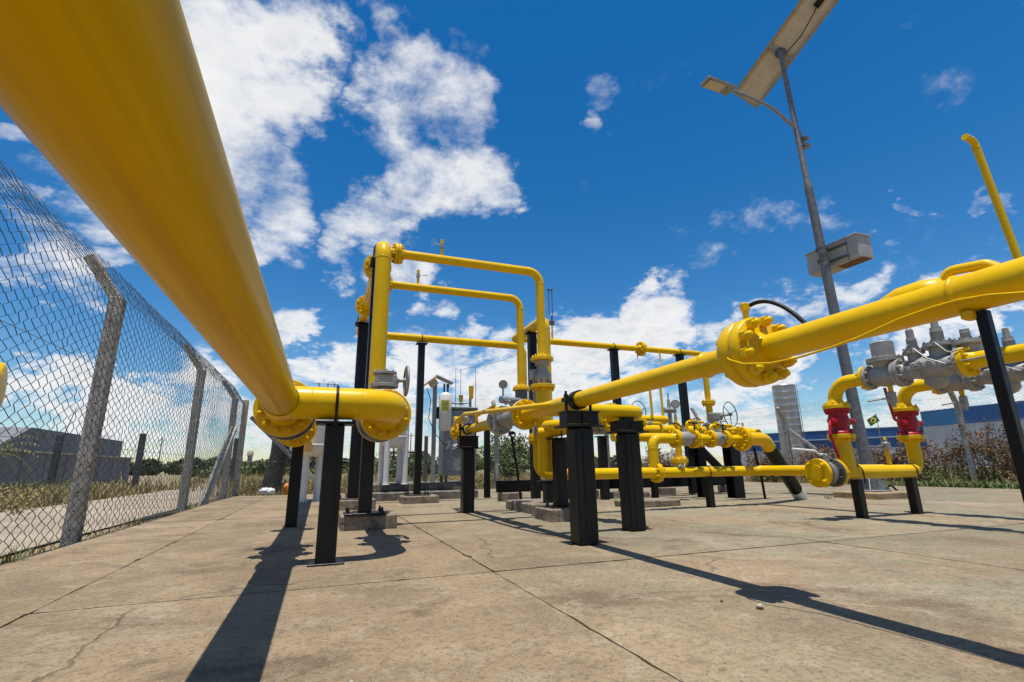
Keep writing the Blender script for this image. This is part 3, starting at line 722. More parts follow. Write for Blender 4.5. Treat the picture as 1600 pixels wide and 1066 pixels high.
# ---- green shrubs beyond the back fence
def shrub(name, label, c, R3, n, ls, m, seed, group=None, cat='bush'):
    g = np.random.default_rng(seed); t = thing(name, label, cat, (c[0], c[1], -.075), group); b = MB(); cl = []
    for i in range(16):
        a = g.random() * 6.283; q = g.random() ** .5; e = V(c[0] + R3[0] * q * math.cos(a) * .8, c[1] + R3[1] * q * math.sin(a) * .8, R3[2] * (.35 + .62 * g.random() * (1.15 - q * .6)))
        b.tube([V(c[0], c[1], -.1), V(c[0], c[1], 0) + (e - V(c[0], c[1], 0)) * .5 + g.normal(0, .1, 3), e], [.05, .03, .012], 5, caps=False); s = min(R3) * (.30 + .22 * g.random()); cl.append((*e, s * 1.2, s * 1.2, s))
    part(b, 'trunk', BARK, t); v, f = leaves(cl, n, ls, .5, seed + 1); np_part('crown', v, f, m, t); return t
shrub('shrub', 'green round shrub beyond the back fence behind the thin black hose stand', (6.3, 17.4), (1.15, 1.0, 1.65), 4200, .055, GRNL, 61, 'green shrubs beyond the back fence')
shrub('shrub', 'green shrub seen between the legs of the right white vessel', (2.9, 21.5), (1.2, 1.0, 1.15), 2600, .06, GRNL, 62, 'green shrubs beyond the back fence')
shrub('shrub', 'low dark shrub beyond the fence left of the grey cabinet', (4.3, 22.5), (1.3, 1.0, .95), 2200, .06, DKL, 63, 'green shrubs beyond the back fence')
shrub('shrub', 'low green shrub beyond the fence between the thick black posts', (9.6, 19.0), (1.0, .8, 1.0), 2000, .06, GRNL, 64, 'green shrubs beyond the back fence')
# palm like tuft behind the left fence
t = thing('palm', 'yellow green palm fronds behind the left fence at the picture edge', 'palm', (-8.6, 18.0, -.07)); b = MB().tube([V(-8.6, 18.0, -.1), V(-8.55, 18.0, .6), V(-8.6, 18.02, 1.0)], [.12, .10, .09], 8); part(b, 'trunk', BARK, t)
g = np.random.default_rng(5)
fv = MB()
for i in range(26):
    a = g.random() * 6.283; up = .2 + .9 * g.random(); L_ = 1.25 + .5 * g.random(); d = V(math.cos(a), math.sin(a), 0); P = [V(-8.6, 18.02, 1.0) + d * L_ * q * .9 + Z * (up * L_ * q - .8 * L_ * q * q) for q in np.linspace(0, 1, 7)]
    fv.tube(P, [.010, .009, .008, .007, .006, .004, .002], 3, caps=False); s_ = unit(np.cross(d, Z))
    for q in range(1, 7):
        for sg in (-1, 1):
            for e in (0, .5):
                o_ = P[q - 1] + (P[q] - P[q - 1]) * e; w = .30 * (1 - (q + e) / 8); tip = o_ + s_ * sg * w + d * w * .6 - Z * .08; fv.add([o_, o_ + d * .03, tip], [(0, 1, 2)])
part(fv, 'fronds', PALM, t)
# stump
t = thing('dead_trunk', 'dark dead tree trunk beyond the far left corner of the fence', 'tree trunk', (-1.18, 15.3, -.07)); part(MB().tube([V(-1.24, 15.3, -.1), V(-1.18, 15.3, .35), V(-1.09, 15.3, 1.0), V(-1.03, 15.35, 1.62)], [.30, .235, .22, .27], 12), 'trunk', BARK, t)
part(MB().tube([V(-.97, 15.35, 1.3), V(-.75, 15.35, 1.62), V(-.65, 15.4, 1.72)], [.12, .09, .05], 8), 'branch_stub', BARK, t)

# ---- far trees and wood
def wood(name, a0, a1, dist, h, n, ls, m, seed):
    g = np.random.default_rng(seed); cl = []
    k = int(abs(a1 - a0) * dist / (h * .8))
    for i in range(k):
        an = a0 + (a1 - a0) * (i + g.random()) / k; dd = dist * (1 + .12 * g.normal()); hh = h * (.55 + .5 * g.random()); cl.append((dd * math.sin(an), dd * math.cos(an), hh * .52, h * .75, h * .5, hh * .55))
    v, f = leaves(cl, n, ls, .6, seed); o = np_part(name, v, f, m); o['kind'] = 'stuff'; return o
wood('tree_line', R(-24), R(24), 170, 4.6, 30000, .55, DKL, 71)
wood('tree_line', R(-12), R(14), 62, 1.3, 14000, .16, GRNL, 73)
wood('tree_line', R(14), R(34), 120, 3.2, 12000, .4, DKL, 74)
for i, (a, d, h, lb) in enumerate([(-2.6, 120, 5.2, 'round dark tree on the skyline left of the black tall posts'), (10.2, 110, 4.2, 'dark tree on the skyline beside the right white vessel'), (15.5, 95, 4.6, 'dark tree on the skyline right of the grey cabinet'), (24.8, 80, 4.6, 'dark tree on the skyline behind the thick black middle posts')]):
    x, y = d * math.sin(R(a)), d * math.cos(R(a)); shrub('tree', lb, (x, y), (h * .55, h * .5, h), 1800, .28, DKL, 80 + i, 'trees on the skyline', 'tree')

# ---- buildings
t = thing('grey_shed', 'long low grey shed with pale gutter beyond the left fence', 'shed', (-13.5, 26, -.07))
part(MB().box((-14.3, 24.0, .68), (5.4, 31.6, 1.56)), 'wall', SHED, t)
part(MB().add([(-12.1, 25.5, 1.46), (-12.1, 28.2, 2.58), (-12.1, 39.4, 2.56), (-12.1, 39.4, 1.46), (-17, 25.5, 1.46), (-17, 28.2, 2.58), (-17, 39.4, 2.56), (-17, 39.4, 1.46)], [(0, 3, 2, 1), (4, 5, 6, 7), (0, 1, 5, 4), (1, 2, 6, 5), (2, 3, 7, 6)]), 'upper_block', SHED, t)
part(MB().box((-11.57, 24.0, 1.50), (.14, 31.9, .075)), 'gutter', COPE, t)
for i in range(16): part(MB().box((-11.59, 9 + i * 1.98, .72), (.03, .05, 1.46)), 'wall_rib', SHED, t)
def at(u_dir, d): return None
# right: blue warehouses (camera frame directions turned into the yard frame)
def polar(a, d): return V(d * math.sin(R(a)), d * math.cos(R(a)), 0)
def facade(t, A, B, z0, z1, th, name, m, label=None):
    A, B = V(A), V(B); s = unit(B - A); n = V(-s[1], s[0], 0); 
    if np.dot(n, A) < 0: n = -n
    c = (A + B) / 2 + n * th / 2; rot = np.stack([s, n, Z], 1); rot = rot if np.linalg.det(rot) > 0 else np.stack([-s, n, Z], 1)
    return part(MB().box((c[0], c[1], (z0 + z1) / 2), (np.linalg.norm(B - A), th, z1 - z0), rot), name, m, t, label)
def ribs(t, A, B, z0, z1, step, m, w=.12, proud=.06):
    A, B = V(A), V(B); L_ = np.linalg.norm(B - A); s = (B - A) / L_; n = V(-s[1], s[0], 0); n = n if np.dot(n, A) < 0 else -n; b = MB()
    rot = np.stack([s, n, Z], 1); rot = rot if np.linalg.det(rot) > 0 else np.stack([-s, n, Z], 1)
    for k in range(int(L_ / step)): b.box(A + s * (k + .5) * step + n * proud / 2 + Z * (z0 + z1) / 2, (w, proud, z1 - z0), rot)
    return part(b, 'cladding_rib', m, t, kind='stuff')
A0, A1 = polar(43.5, 125), polar(62.5, 118)
t = thing('blue_warehouse', 'long blue clad warehouse with a pale stripe behind the silver silo', 'warehouse', (A0 + A1) / 2)
facade(t, A0, A1, -.1, 3.3, 20, 'base_wall', WALLW); facade(t, A0 * .9995, A1 * .9995, 3.3, 6.8, 20, 'cladding', BLUE2); ribs(t, A0 * .9995, A1 * .9995, 3.35, 6.75, 1.4, BLUE2)
facade(t, A0 * .998, A1 * .998, 5.1, 5.3, .2, 'stripe', WALLW); facade(t, A0 * .999, A1 * .999, 6.8, 7.0, 20.2, 'parapet', BLUE2)
B0 = polar(60.2, 84); D_ = polar(66, 78.5) - B0; B1, B2 = B0 + D_ * .42, B0 + D_ * 2.2
t = thing('blue_warehouse', 'near warehouse with pale lower wall and two tone blue band at right', 'warehouse', (B0 + B2) / 2)
facade(t, B0, B2, -.1, 4.95, 25, 'lower_wall', WALLW); facade(t, B0 * .9985, B1 * .9985, 4.95, 6.75, 25, 'light_blue_band', BLUE1); facade(t, B1 * .9985, B2 * .9985, 4.95, 6.75, 25, 'deep_blue_band', BLUE2); ribs(t, B0 * .998, B2 * .998, .1, 4.9, 1.6, WALLW, .06, .04)
facade(t, B0 * .999, B2 * .999, 6.75, 6.9, 25.2, 'parapet', BLUE2)
for k in range(5):
    q = B0 + (B2 - B0) * (k + .5) / 5; facade(t, q * .997, (q + unit(B2 - B0) * 2.4) * .997, .0, 2.6, .15, 'loading_door', ALU)
c = polar(49.8, 112)
t = thing('silver_silo', 'tall silver cylindrical silo in front of the blue warehouse', 'silo', c)
b = MB(); 
for k in range(12): b.lathe([(k * 1.3, 2.10), (k * 1.3 + 1.26, 2.10), (k * 1.3 + 1.28, 2.115), (k * 1.3 + 1.3, 2.10)], c, Z, 40)
part(b, 'shell', ALU, t); part(MB().lathe([(15.6, 2.14), (15.8, 2.0), (15.9, 0)], c, Z, 40), 'roof', ALU, t)
lad = MB(); nv = unit(V(c[1], -c[0], 0)); q = c + nv * 2.28 - unit(c) * .4
for s_ in (-.25, .25): lad.cyl(q + nv * 0 - unit(c) * s_, q - unit(c) * s_ + Z * 16, .05, n=6)
for k in range(34): lad.cyl(q - unit(c) * .25 + Z * k * .46, q + unit(c) * .25 + Z * k * .46, .035, n=5)
part(lad, 'ladder', GALV, t)
# flag pole
f0 = polar(57.0, 70)
t = thing('flagpole', 'thin flagpole flying a green flag with yellow diamond above the blue warehouse', 'flag', f0); part(MB().cyl(f0, f0 + Z * 5.95, .05, .03, 8), 'pole', GALV, t)
fl = MB(); s_ = unit(V(-f0[1], f0[0], 0)); top = f0 + Z * 5.85
def fp(u_, v_): return top + s_ * (u_ * .95 - .25 * v_) - Z * (v_ * .75 + u_ * .55) + unit(f0) * (.12 * math.sin(u_ * 7 + v_) * u_)
def flagpatch(inside, off, m, name, par):
    b = MB(); n = 16; P = [fp(i / n, j / n) - unit(f0) * off for j in range(n + 1) for i in range(n + 1)]
    F = [(j * (n + 1) + i, j * (n + 1) + i + 1, (j + 1) * (n + 1) + i + 1, (j + 1) * (n + 1) + i) for j in range(n) for i in range(n) if inside((i + .5) / n, (j + .5) / n)]
    us = sorted({i for f in F for i in f}); re_ = {o: k for k, o in enumerate(us)}
    b.add([P[i] for i in us], [tuple(re_[i] for i in f) for f in F], True); return part(b, name, m, par)
fg = flagpatch(lambda a, b_: True, 0, FLG, 'flag', t); flagpatch(lambda a, b_: abs(a - .5) / .42 + abs(b_ - .5) / .42 < 1, .012, FLY, 'diamond', fg); flagpatch(lambda a, b_: math.hypot((a - .5) * 1.4, b_ - .5) < .2, .024, FLB, 'disc', fg)
# distant concrete tower and masts
c = polar(-6.7, 190)
t = thing('water_tower', 'small pale concrete tower on the skyline left of the dead trunk', 'tower', c); part(MB().cyl(c, c + Z * 5.6, .75, n=12), 'shaft', CONO, t); part(MB().lathe([(5.6, 1.0), (7.0, 1.0), (7.3, .4), (7.6, 0)], c, Z, 12), 'tank', CONO, t)
mp0 = polar(14.2, 52)
t = thing('antenna_mast', 'thin antenna masts with a wire strung to the right behind the grey cabinet', 'antenna', mp0); 
for q, h in ((0, 11.0), (.55, 10.9), (2.2, 11.3)): part(MB().cyl(mp0 + V(q, 0, 0), mp0 + V(q, 0, h), .05, .025, 6), 'mast', DGR, t)
part(MB().tube([mp0 + V(.55, 0, 10.8), mp0 + V(2.2, 0, 11.25), mp0 + V(5.6, 0, 12.2), mp0 + V(9.6, 0, 14.6)], .02, 4), 'aerial_wire', DGR, t)
g = np.random.default_rng(9)
for i, (a, d, h) in enumerate([(-14.2, 150, 9), (9.3, 130, 9.5), (19.5, 120, 8)]):
    c = polar(a, d); t = thing('utility_pole', ['thin utility pole on the skyline above the left road', 'utility pole with crossarm on the skyline behind the right white vessel', 'utility pole on the skyline right of the cabinet'][i], 'pole', c, 'distant utility poles'); part(MB().cyl(c, c + Z * h, .16, .11, 8), 'pole', DGR, t); part(MB().box(c + Z * (h - .7), (1.8, .12, .14)), 'crossarm', DGR, t)
DGALV = mat('dull_galvanised_pole', (0.19, 0.195, 0.20), .55, metal=.3, var=.35, vscale=16, bump=.12, bscale=40, spot=(.10, .09, .08), spot_scale=7, spot_lo=.6, spot_hi=.75)
# ================================================================== PIPEWORK
def hcol(parent, x, y, z0, z1, w, m=BLK, name='column'):   # rolled H section: flanges face the viewer, web between
    b = MB(); t = w * .10; zc, h = (z0 + z1) / 2, z1 - z0
    b.bbox((x, y - w / 2 + t / 2, zc), (w, t, h), .002); b.bbox((x, y + w / 2 - t / 2, zc), (w, t, h), .002); b.box((x, y, zc), (t, w - 2 * t - .0004, h))
    return part(b, name, m, parent)
def bcol(parent, x, y, z0, z1, w, m=BLK, name='column'): return part(MB().bbox((x, y, (z0 + z1) / 2), (w, w, z1 - z0), w * .08), name, m, parent)
def plinth(x, y, sx, sy, h, label, m=None):
    b = MB(); g = np.random.default_rng(int(x * 100 + y * 10) & 0xffff); b.bbox((x, y, h / 2 - .02), (sx, sy, h + .04), .014)
    b.v = [(p[0] + g.normal(0, .003), p[1] + g.normal(0, .003), p[2] + (g.normal(0, .002) if p[2] > 0 else 0)) for p in b.v]
    return solo(b, 'concrete_plinth', m or PLI, label, 'plinth', 'concrete plinths under the tall posts')
def base_plate(t, x, y, z, s=.34, bolts=True):
    bp = part(MB().bbox((x, y, z + .009), (s, s * .72, .018), .003), 'base_plate', BLK, t)
    if bolts:
        for dx in (-1, 1):
            for dy in (-1, 1): inst(bolt_mesh(.010, .05, BLK), 'anchor_bolt', (x + dx * s * .41, y + dy * s * .27, z + .018), Z, bp)
    return bp
def ubolt(t, c, ax, r, rod=.008, z_low=None, m=None):
    """rod bent over a pipe of radius r centred at c running along ax, legs down to z_low"""
    c = V(c); s = unit(np.cross(ax, Z)); zl = (c[2] - r - .02) if z_low is None else z_low
    pts = [V(c[0], c[1], zl) + s * (r + rod)] + [c + (r + rod) * (s * math.cos(a) + Z * math.sin(a)) for a in np.linspace(0, math.pi, 15)] + [V(c[0], c[1], zl) - s * (r + rod)]
    u = part(MB().tube(pts, rod, 8), 'u_bolt', m or BLK, t)
    for sg in (1, -1): part(MB().hexa(V(c[0], c[1], zl - .004) + s * sg * (r + rod), Z, rod * 1.9, .012), 'nut', m or BLK, u)
    return u
def support(label, x, y, z0, z1, w, kind='box', cap=None, base=None, ub=None, group='black pipe supports'):
    t = thing('pipe_support', label, 'support post', (x, y, z0), group)
    (hcol if kind == 'h' else bcol)(t, x, y, z0 + (.018 if base else 0), z1, w)
    if base: base_plate(t, x, y, z0, base)
    if cap: part(MB().bbox((x, y, z1 + .009), (cap[0], cap[1], .018), .003), 'cap_plate', BLK, t)
    if ub: ubolt(t, ub[0], ub[1], ub[2], ub[3], z_low=z1 + (.018 if cap else 0) - .03)
    return t

# ---------- left header: the big pipe overhead
RL = .104; XL, YT, ZL = -.258, 3.44, .975
t = thing('header_pipe', 'thick yellow pipe sweeping over the upper left corner of the picture to a tee', 'pipe', (XL, 0, 0), 'large yellow header pipes')
pipe(t, [(XL, -4.5, ZL), (XL, 3.66, ZL)], .097, n=64, name='run', m=YELN)
XR = .455
pipe(t, [(XL, YT, ZL), (XR, YT, ZL), (XR, 3.93, ZL)], RL, rad=.235, n=48, name='branch')
part(MB().lathe([(-.14, RL - .001), (-.13, RL + .005), (0, RL + .012), (.13, RL + .005), (.14, RL - .001)], (XL, YT, ZL), Y, 40), 'tee_body', YEL, t)
flange(t, (XL, 3.79, ZL), -Y, RL, .20, .040, 12, .10, br=.0135, bl=.042)
flange(t, (XR, 4.06, ZL), -Y, RL, .20, .040, 12, .10, br=.0135, bl=.042)
for p, a in (((-.08, YT, ZL), X), ((.22, YT, ZL), X), ((XR, 3.69, ZL), Y), ((XL, 3.30, ZL), Y)): weld(t, p, a, RL if p[1] > 3.4 else .097, .007, .0025)
ts = support('short thick black post with U bolt under the horizontal leg of the big left pipe', .07, 3.44, 0, .836, .118, cap=(.235, .16), ub=((.07, 3.44, ZL), X, RL, .0095))

part(MB().bbox((.075, 3.44, .006), (.21, .17, .012), .003), 'base_plate', BLK, ts)
# ball valve straight ahead of the tee, and the pipe beyond it
def ball_valve(label, p, ax, r, Lf, Rf, t_, body=GRY, fl=None, lever=None, nb=8, group=None, fl_name='flange', bolt_m=None, lever_m=None, name='ball_valve', bulge=1.12):
    """p = inlet face; two own flanges with the bulging body between; lever = (side direction, handle direction, length)"""
    a = unit(ax); p = V(p); t = thing(name, label, 'valve', p, group); fl = fl or body
    flange(t, p, a, r * .9, Rf, t_, nb, 0, m=fl, bm=bolt_m or fl, br=Rf * .05); flange(t, p + a * Lf, -a, r * .9, Rf, t_, nb, 0, m=fl, bm=bolt_m or fl, br=Rf * .05)
    h = Lf / 2; R_ = min(Rf * .86, r * 1.0 * bulge + .02)
    part(MB().lathe([(t_, R_ * .72), (t_ + (h - t_) * .25, R_ * .80), (t_ + (h - t_) * .55, R_ * .96), (h, R_), (Lf - t_ - (h - t_) * .55, R_ * .96), (Lf - t_ - (h - t_) * .25, R_ * .80), (Lf - t_, R_ * .72)], p, a, 32), 'body', body, t)
    c = p + a * h
    if lever:
        s, d, ln = unit(lever[0]), unit(lever[1]), lever[2]
        part(MB().cyl(c + s * R_ * .8, c + s * (R_ + .035), R_ * .38, n=16).cyl(c + s * (R_ + .03), c + s * (R_ + .075), R_ * .16, n=10), 'stem', body, t)
        q = c + s * (R_ + .066)
        pts = [q - d * .03, q + d * .05, q + d * (.09) + s * .035, q + d * ln * .6 + s * .04, q + d * ln + s * .045]
        part(MB().tube(bend(pts, .02, 4), [.012] * len(bend(pts, .02, 4)), 8), 'lever', lever_m or body, t)
    return t, c, R_
ball_valve('grey ball valve between two yellow flanges straight ahead of the left pipe tee', (XL, 3.793, ZL), Y, .12, .36, .20, .038, body=DGR, nb=12)
t = thing('inlet_pipe', 'yellow pipe running from the left valve to the white filter vessel', 'pipe', (XL, 4.2, 0))
flange(t, (XL, 4.155, ZL), Y, RL, .20, .040, 12, .10, br=.0135, bl=.042); pipe(t, [(XL, 4.3, ZL), (XL, 9.95, ZL)], RL, name='run')
flange(t, (XL, 5.35, ZL), -Y, RL, .20, .036, 12, 0, br=.0135); flange(t, (XL, 5.352, ZL), Y, RL, .20, .036, 12, 0.08, br=.0135)
support('slim black post with flat cap under the pipe behind the left valve', -.235, 5.78, 0, .835, .112, cap=(.20, .14))

# gate valve with grey gearbox and side hand wheel
t = thing('gate_valve', 'grey gate valve with gearbox and side handwheel behind the big left elbow', 'valve', (XR, 4.2, 0)); gy0 = 4.063
for yy, a in ((gy0, Y), (gy0 + .36, -Y)): flange(t, (XR, yy, ZL), a, .10, .20, .034, 12, 0, m=STL, bm=DGR, br=.012)
part(MB().lathe([(.03, .115), (.10, .135), (.18, .15), (.26, .135), (.33, .115)], (XR, gy0, ZL), Y, 32), 'body', GRY, t)
part(MB().cyl((XR, gy0 + .18, ZL), (XR, gy0 + .18, ZL + .19), .095, .085, 24).disc((XR, gy0 + .18, ZL + .185), Z, .03, .115, 24), 'bonnet', WHT, t)
gb = part(MB().cyl((XR, gy0 + .18, ZL + .21), (XR, gy0 + .18, ZL + .245), .05, n=16).disc((XR, gy0 + .18, ZL + .245), Z, .03, .115, 28).bbox((XR + .01, gy0 + .18, ZL + .315), (.17, .15, .085), .015).disc((XR, gy0 + .18, ZL + .355), Z, .022, .10, 24), 'gearbox', GRY, t)
for i in range(8): inst(bolt_mesh(.006, .016, GRY), 'bolt', (XR + .085 * math.cos(i * .785), gy0 + .18 + .085 * math.sin(i * .785), ZL + .377), Z, gb)
def handwheel(t, c, ax, Rw, r=.011, spokes=4, m=GRY, hub=.025):
    u, v, a = frame(ax); b = MB().torus(c, ax, Rw, r, 36, 8); b.cyl(V(c) - a * .02, V(c) + a * .025, hub, n=14)
    for i in range(spokes): an = 2 * math.pi * i / spokes + .4; b.tube([V(c), V(c) + Rw * (u * math.cos(an) + v * math.sin(an))], r * .75, 6)
    return part(b, 'handwheel', m, t)
hw = V(XR + .185, gy0 + .2, ZL + .315); part(MB().cyl((XR + .08, gy0 + .2, ZL + .315), hw + X * .02, .016, n=10).cyl((XR + .08, gy0 + .2, ZL + .315), (XR + .12, gy0 + .2, ZL + .315), .032, n=14), 'shaft', GRY, t)
handwheel(t, hw, X, .125, .0105, 4, GRY)

# riser and high line running away
RR = .079; ZT = 2.86; YR = 4.93
t = thing('riser_pipe', 'tall yellow riser left of centre with the high pipe running away from its top', 'pipe', (XR, YR, 0))
flange(t, (XR, gy0 + .363, ZL), Y, RL, .20, .040, 12, .07, br=.0135, bl=.042)
pipe(t, [(XR, gy0 + .45, ZL), (XR, YR, ZL), (XR, YR, ZT), (XR, 5.56, ZT)], RR, rad=.17, n=36, name='riser')
weld(t, (XR, YR, ZT - .17), Z, RR, .006, .0025); weld(t, (XR, YR, 1.16), Z, RR, .006, .0025)
flange(t, (XR, 5.62, ZT), -Y, RR, .16, .034, 10, .06, br=.012, bl=.04)
pipe(t, [(XR, 5.66, ZT), (XR, 8.72, ZT), (3.55, 8.72, ZT), (3.55, 8.72, 1.3)], .068, rad=.16, n=28, name='high_line')
flange(t, (XR, 5.625, ZT), Y, RR, .16, .034, 10, .06, br=.012, bl=.04)
flange(t, (XR, 7.12, ZT), -Y, .068, .158, .034, 10, .06, br=.012, bl=.04); flange(t, (XR, 7.124, ZT), Y, .068, .158, .034, 10, .06, br=.012, bl=.04)
RP = .051
for yb, nm in ((5.15, 'branch'), (6.13, 'branch')):
    pipe(t, [(XR, yb, ZT), (XR + .14, yb, ZT)], RP, name='branch'); flange(t, (XR + .165, yb, ZT), -X, RP, .115, .030, 8, .03, br=.010, bl=.034)
plinth(.475, 5.34, .52, .46, .135, 'concrete plinth with a broken front corner under the riser post')
ts = support('tall black post clamped close behind the tall yellow riser', .432, 5.22, .135, 2.70, .125, base=.38)
part(MB().bbox((.40, 5.10, 2.70), (.13, .22, .04), .004), 'clamp_bracket', BLK, ts); ubolt(ts, (XR, 5.12, ZT), Y, RR, .008, z_low=2.71)
plinth(.475, 7.88, .62, .5, .14, 'concrete plinth behind the riser under the second tall black post')
ts = support('second tall black post standing behind the riser under the high pipe',   .47, 7.8, .14, 2.765, .155, base=.42, cap=(.26, .2)); ubolt(ts, (.455, 7.8, ZT), Y, .068, .008, z_low=2.73)
plinth(1.60, 8.72, .60, .45, .12, 'low concrete plinth under the tall black post right of the handwheel')
ts = support('tall black post right of the grey handwheel carrying the far high pipe', 1.56, 8.72, .12, 2.75, .115, base=.40, cap=(.20, .16)); ubolt(ts, (1.56, 8.72, ZT), X, .068, .007, z_low=2.745)

# two loops coming over and down
def vent_valve(t, p, r=.016, h=.16, lever=V(-1, 0, 0), ax=Z):
    p = V(p); ax = unit(ax); v_ = part(MB().cyl(p, p + ax * h * .45, r, n=12), 'vent_nipple', YEL, t)
    part(MB().cyl(p + ax * h * .45, p + ax * h * .75, r * 1.35, n=8).cyl(p + ax * h * .5, p + ax * h * .56, r * 1.6, n=6, smooth=False), 'vent_valve', GRY, v_)
    part(MB().cyl(p + ax * h * .75, p + ax * h, r * 1.2, n=10), 'vent_cap', YEL, v_)
    part(MB().tube([p + ax * h * .62, p + ax * h * .68 + V(lever) * .04, p + ax * h * .72 + V(lever) * .13], .006, 6), 'vent_lever', STL, v_)
for (yb, xd, zb, lb, vx, lv) in ((5.15, 2.335, 1.80, 'upper yellow loop pipe running right from the riser and turning down', 1.12, V(-1, 0, 0)), (6.13, 2.46, 1.60, 'second yellow loop pipe below and behind the upper one', 1.02, V(1, 0, 0))):
    t = thing('loop_pipe', lb, 'pipe', (xd, yb, 0), 'yellow loop pipes from the riser'); x0 = XR + .168
    flange(t, (x0, yb, ZT), X, RP, .115, .030, 8, .05, br=.010, bl=.034)
    pipe(t, [(x0 + .05, yb, ZT), (xd, yb, ZT), (xd, yb, zb)], RP, rad=.15, n=28, name='loop')
    weld(t, (xd - .15, yb, ZT), X, RP, .005, .002); weld(t, (xd, yb, ZT - .15), Z, RP, .005, .002)
    flange(t, (xd, yb, zb - .045), Z, RP, .134 if yb < 6 else .118, .034, 8, .05, br=.010, bl=.034); vent_valve(t, (vx, yb, ZT + RP - .005), .017, .20, lv)
# valve stacks below the loops
def check_valve(label, x, y, z1, z0, Rb, n=6):
    t = thing('check_valve', label, 'valve', (x, y, z0)); h = z1 - z0
    part(MB().lathe([(0, .085), (h * .10, .085), (h * .13, Rb), (h * .46, Rb), (h * .50, Rb * .82), (h * .78, Rb * .62), (h * .82, .085), (h, .085)], (x, y, z0), Z, 28), 'body', GRY, t)
    for i in range(8): an = i * .785 + .2; part(MB().cyl((x + .095 * math.cos(an), y + .095 * math.sin(an), z0 - .03), (x + .095 * math.cos(an), y + .095 * math.sin(an), z0 + h * .16), .009, n=8), 'stud', DGR, t)
    return t
check_valve('grey check valve between yellow flanges in the centre vertical pipe', 2.335, 5.15, 1.752, 1.475, .092)
t = thing('gas_pipe', 'yellow vertical spool below the centre check valve bending towards the black saddle post', 'pipe', (2.335, 5.15, 0))
flange(t, (2.335, 5.15, 1.472), -Z, .066, .142, .040, 8, .08, br=.011, bl=.036)
pipe(t, [(2.335, 5.15, 1.42), (2.335, 5.15, .50)], .080, n=28, name='spool'); pipe(t, [(2.335, 5.15, 1.0), (2.335, 4.85, .985), (2.50, 4.62, .985), (2.50, 4.40, .985)], .060, rad=.09, name='elbow')
t = thing('flow_meter', 'small grey meter with round gauge on the vertical pipe left of centre', 'meter', (2.46, 6.13, 1.2))
part(MB().cyl((2.46, 6.13, 1.55), (2.46, 6.13, 1.10), .085, n=20), 'body', DGR, t); part(MB().cyl((2.10, 5.95, 1.40), (2.46, 6.08, 1.40), .045, n=14).cyl((2.10, 5.95, 1.28), (2.46, 6.08, 1.27), .040, n=14), 'tube', GALV, t)
gq = V(2.14, 5.95, 1.60); part(MB().cyl((2.14, 5.97, 1.42), (2.14, 5.97, 1.56), .012, n=8), 'gauge_stem', GRY, t); part(MB().disc(gq + Y * .02, unit(V(-.2, -1, -.1)), .03, .058, 20), 'gauge', GRY, t)
part(MB().cyl((2.44, 5.62, 1.22), (2.30, 5.30, 1.60), .028, n=10).bbox((2.25, 5.22, 1.60), (.07, .10, .12), .01), 'transmitter', GRY, t)

# ---------- right header
XH, ZH, RH = 1.85, 1.056, .0605
t = thing('header_pipe', 'thick yellow pipe crossing the right of the picture towards the camera with weld bands', 'pipe', (XH, 2, 0), 'large yellow header pipes')
pipe(t, [(XH, -3.5, ZH), (XH, 1.72, ZH)], RH, n=48, name='near_run'); pipe(t, [(XH, 1.80, ZH), (XH, 4.42, ZH)], RH, n=40, name='run')
for y_ in (2.00, .875): weld(t, (XH, y_, ZH), Y, RH, .012, .008)
flange(t, (XH, 4.52, ZH), -Y, RH, .148, .034, 10, .08, br=.0125, bl=.038)
# insulating joint: heavy swollen coupling with fat bolts
ij = part(MB().lathe([(0, RH + .006), (.02, .125), (.055, .155), (.085, .160), (.115, .158), (.118, .150), (.124, .150), (.127, .160), (.165, .158), (.178, .150), (.180, .085), (.20, RH + .006), (.21, RH - .002)], (XH, 1.815, ZH), -Y, 40), 'insulating_joint', YEL, t)
for i in range(10):
    a = 2 * math.pi * (i + .35) / 10; q = V(XH + .130 * math.cos(a), 1.632, ZH + .130 * math.sin(a)); inst(bolt_mesh(.0165, .052, YEL), 'bolt', q, -Y, ij)
    q2 = V(XH + .128 * math.cos(a), 1.755, ZH + .128 * math.sin(a)); inst(bolt_mesh(.014, .035, YEL), 'bolt', q2, Y, ij)
part(MB().cyl((XH - .01, 1.70, ZH + .15), (XH - .01, 1.70, ZH + .215), .014, n=12).bbox((XH - .01, 1.70, ZH + .222), (.04, .034, .04), .008), 'test_lug', YEL, ij)
part(MB().tube([V(XH + .01 + .03 * q, 1.69 - .26 * q, ZH + .228 + .06 * q - .235 * q * q) for q in np.linspace(0, 1, 14)], .0095, 10), 'black_jumper_cable', COAT, ij)
part(MB().tube(bend([(XH - .085, 1.80, ZH + .03), (XH - .12, 1.76, ZH), (XH - .165, 1.68, ZH - .05), (XH - .172, 1.60, ZH - .085), (XH - .13, 1.50, ZH - .10), (XH - .09, 1.40, ZH - .094), (XH - .082, 1.26, ZH - .084), (XH - .075, 1.159, ZH - .070), (XH - .070, 1.024, ZH - .042), (XH - .066, .925, ZH - .031), (XH - .064, .855, ZH - .029), (XH - .064, .778, ZH - .038), (XH - .062, .695, ZH - .058), (XH - .062, .5, ZH - .06)], .03, 4), .0045, 8), 'bonding_cable', YEL, t)
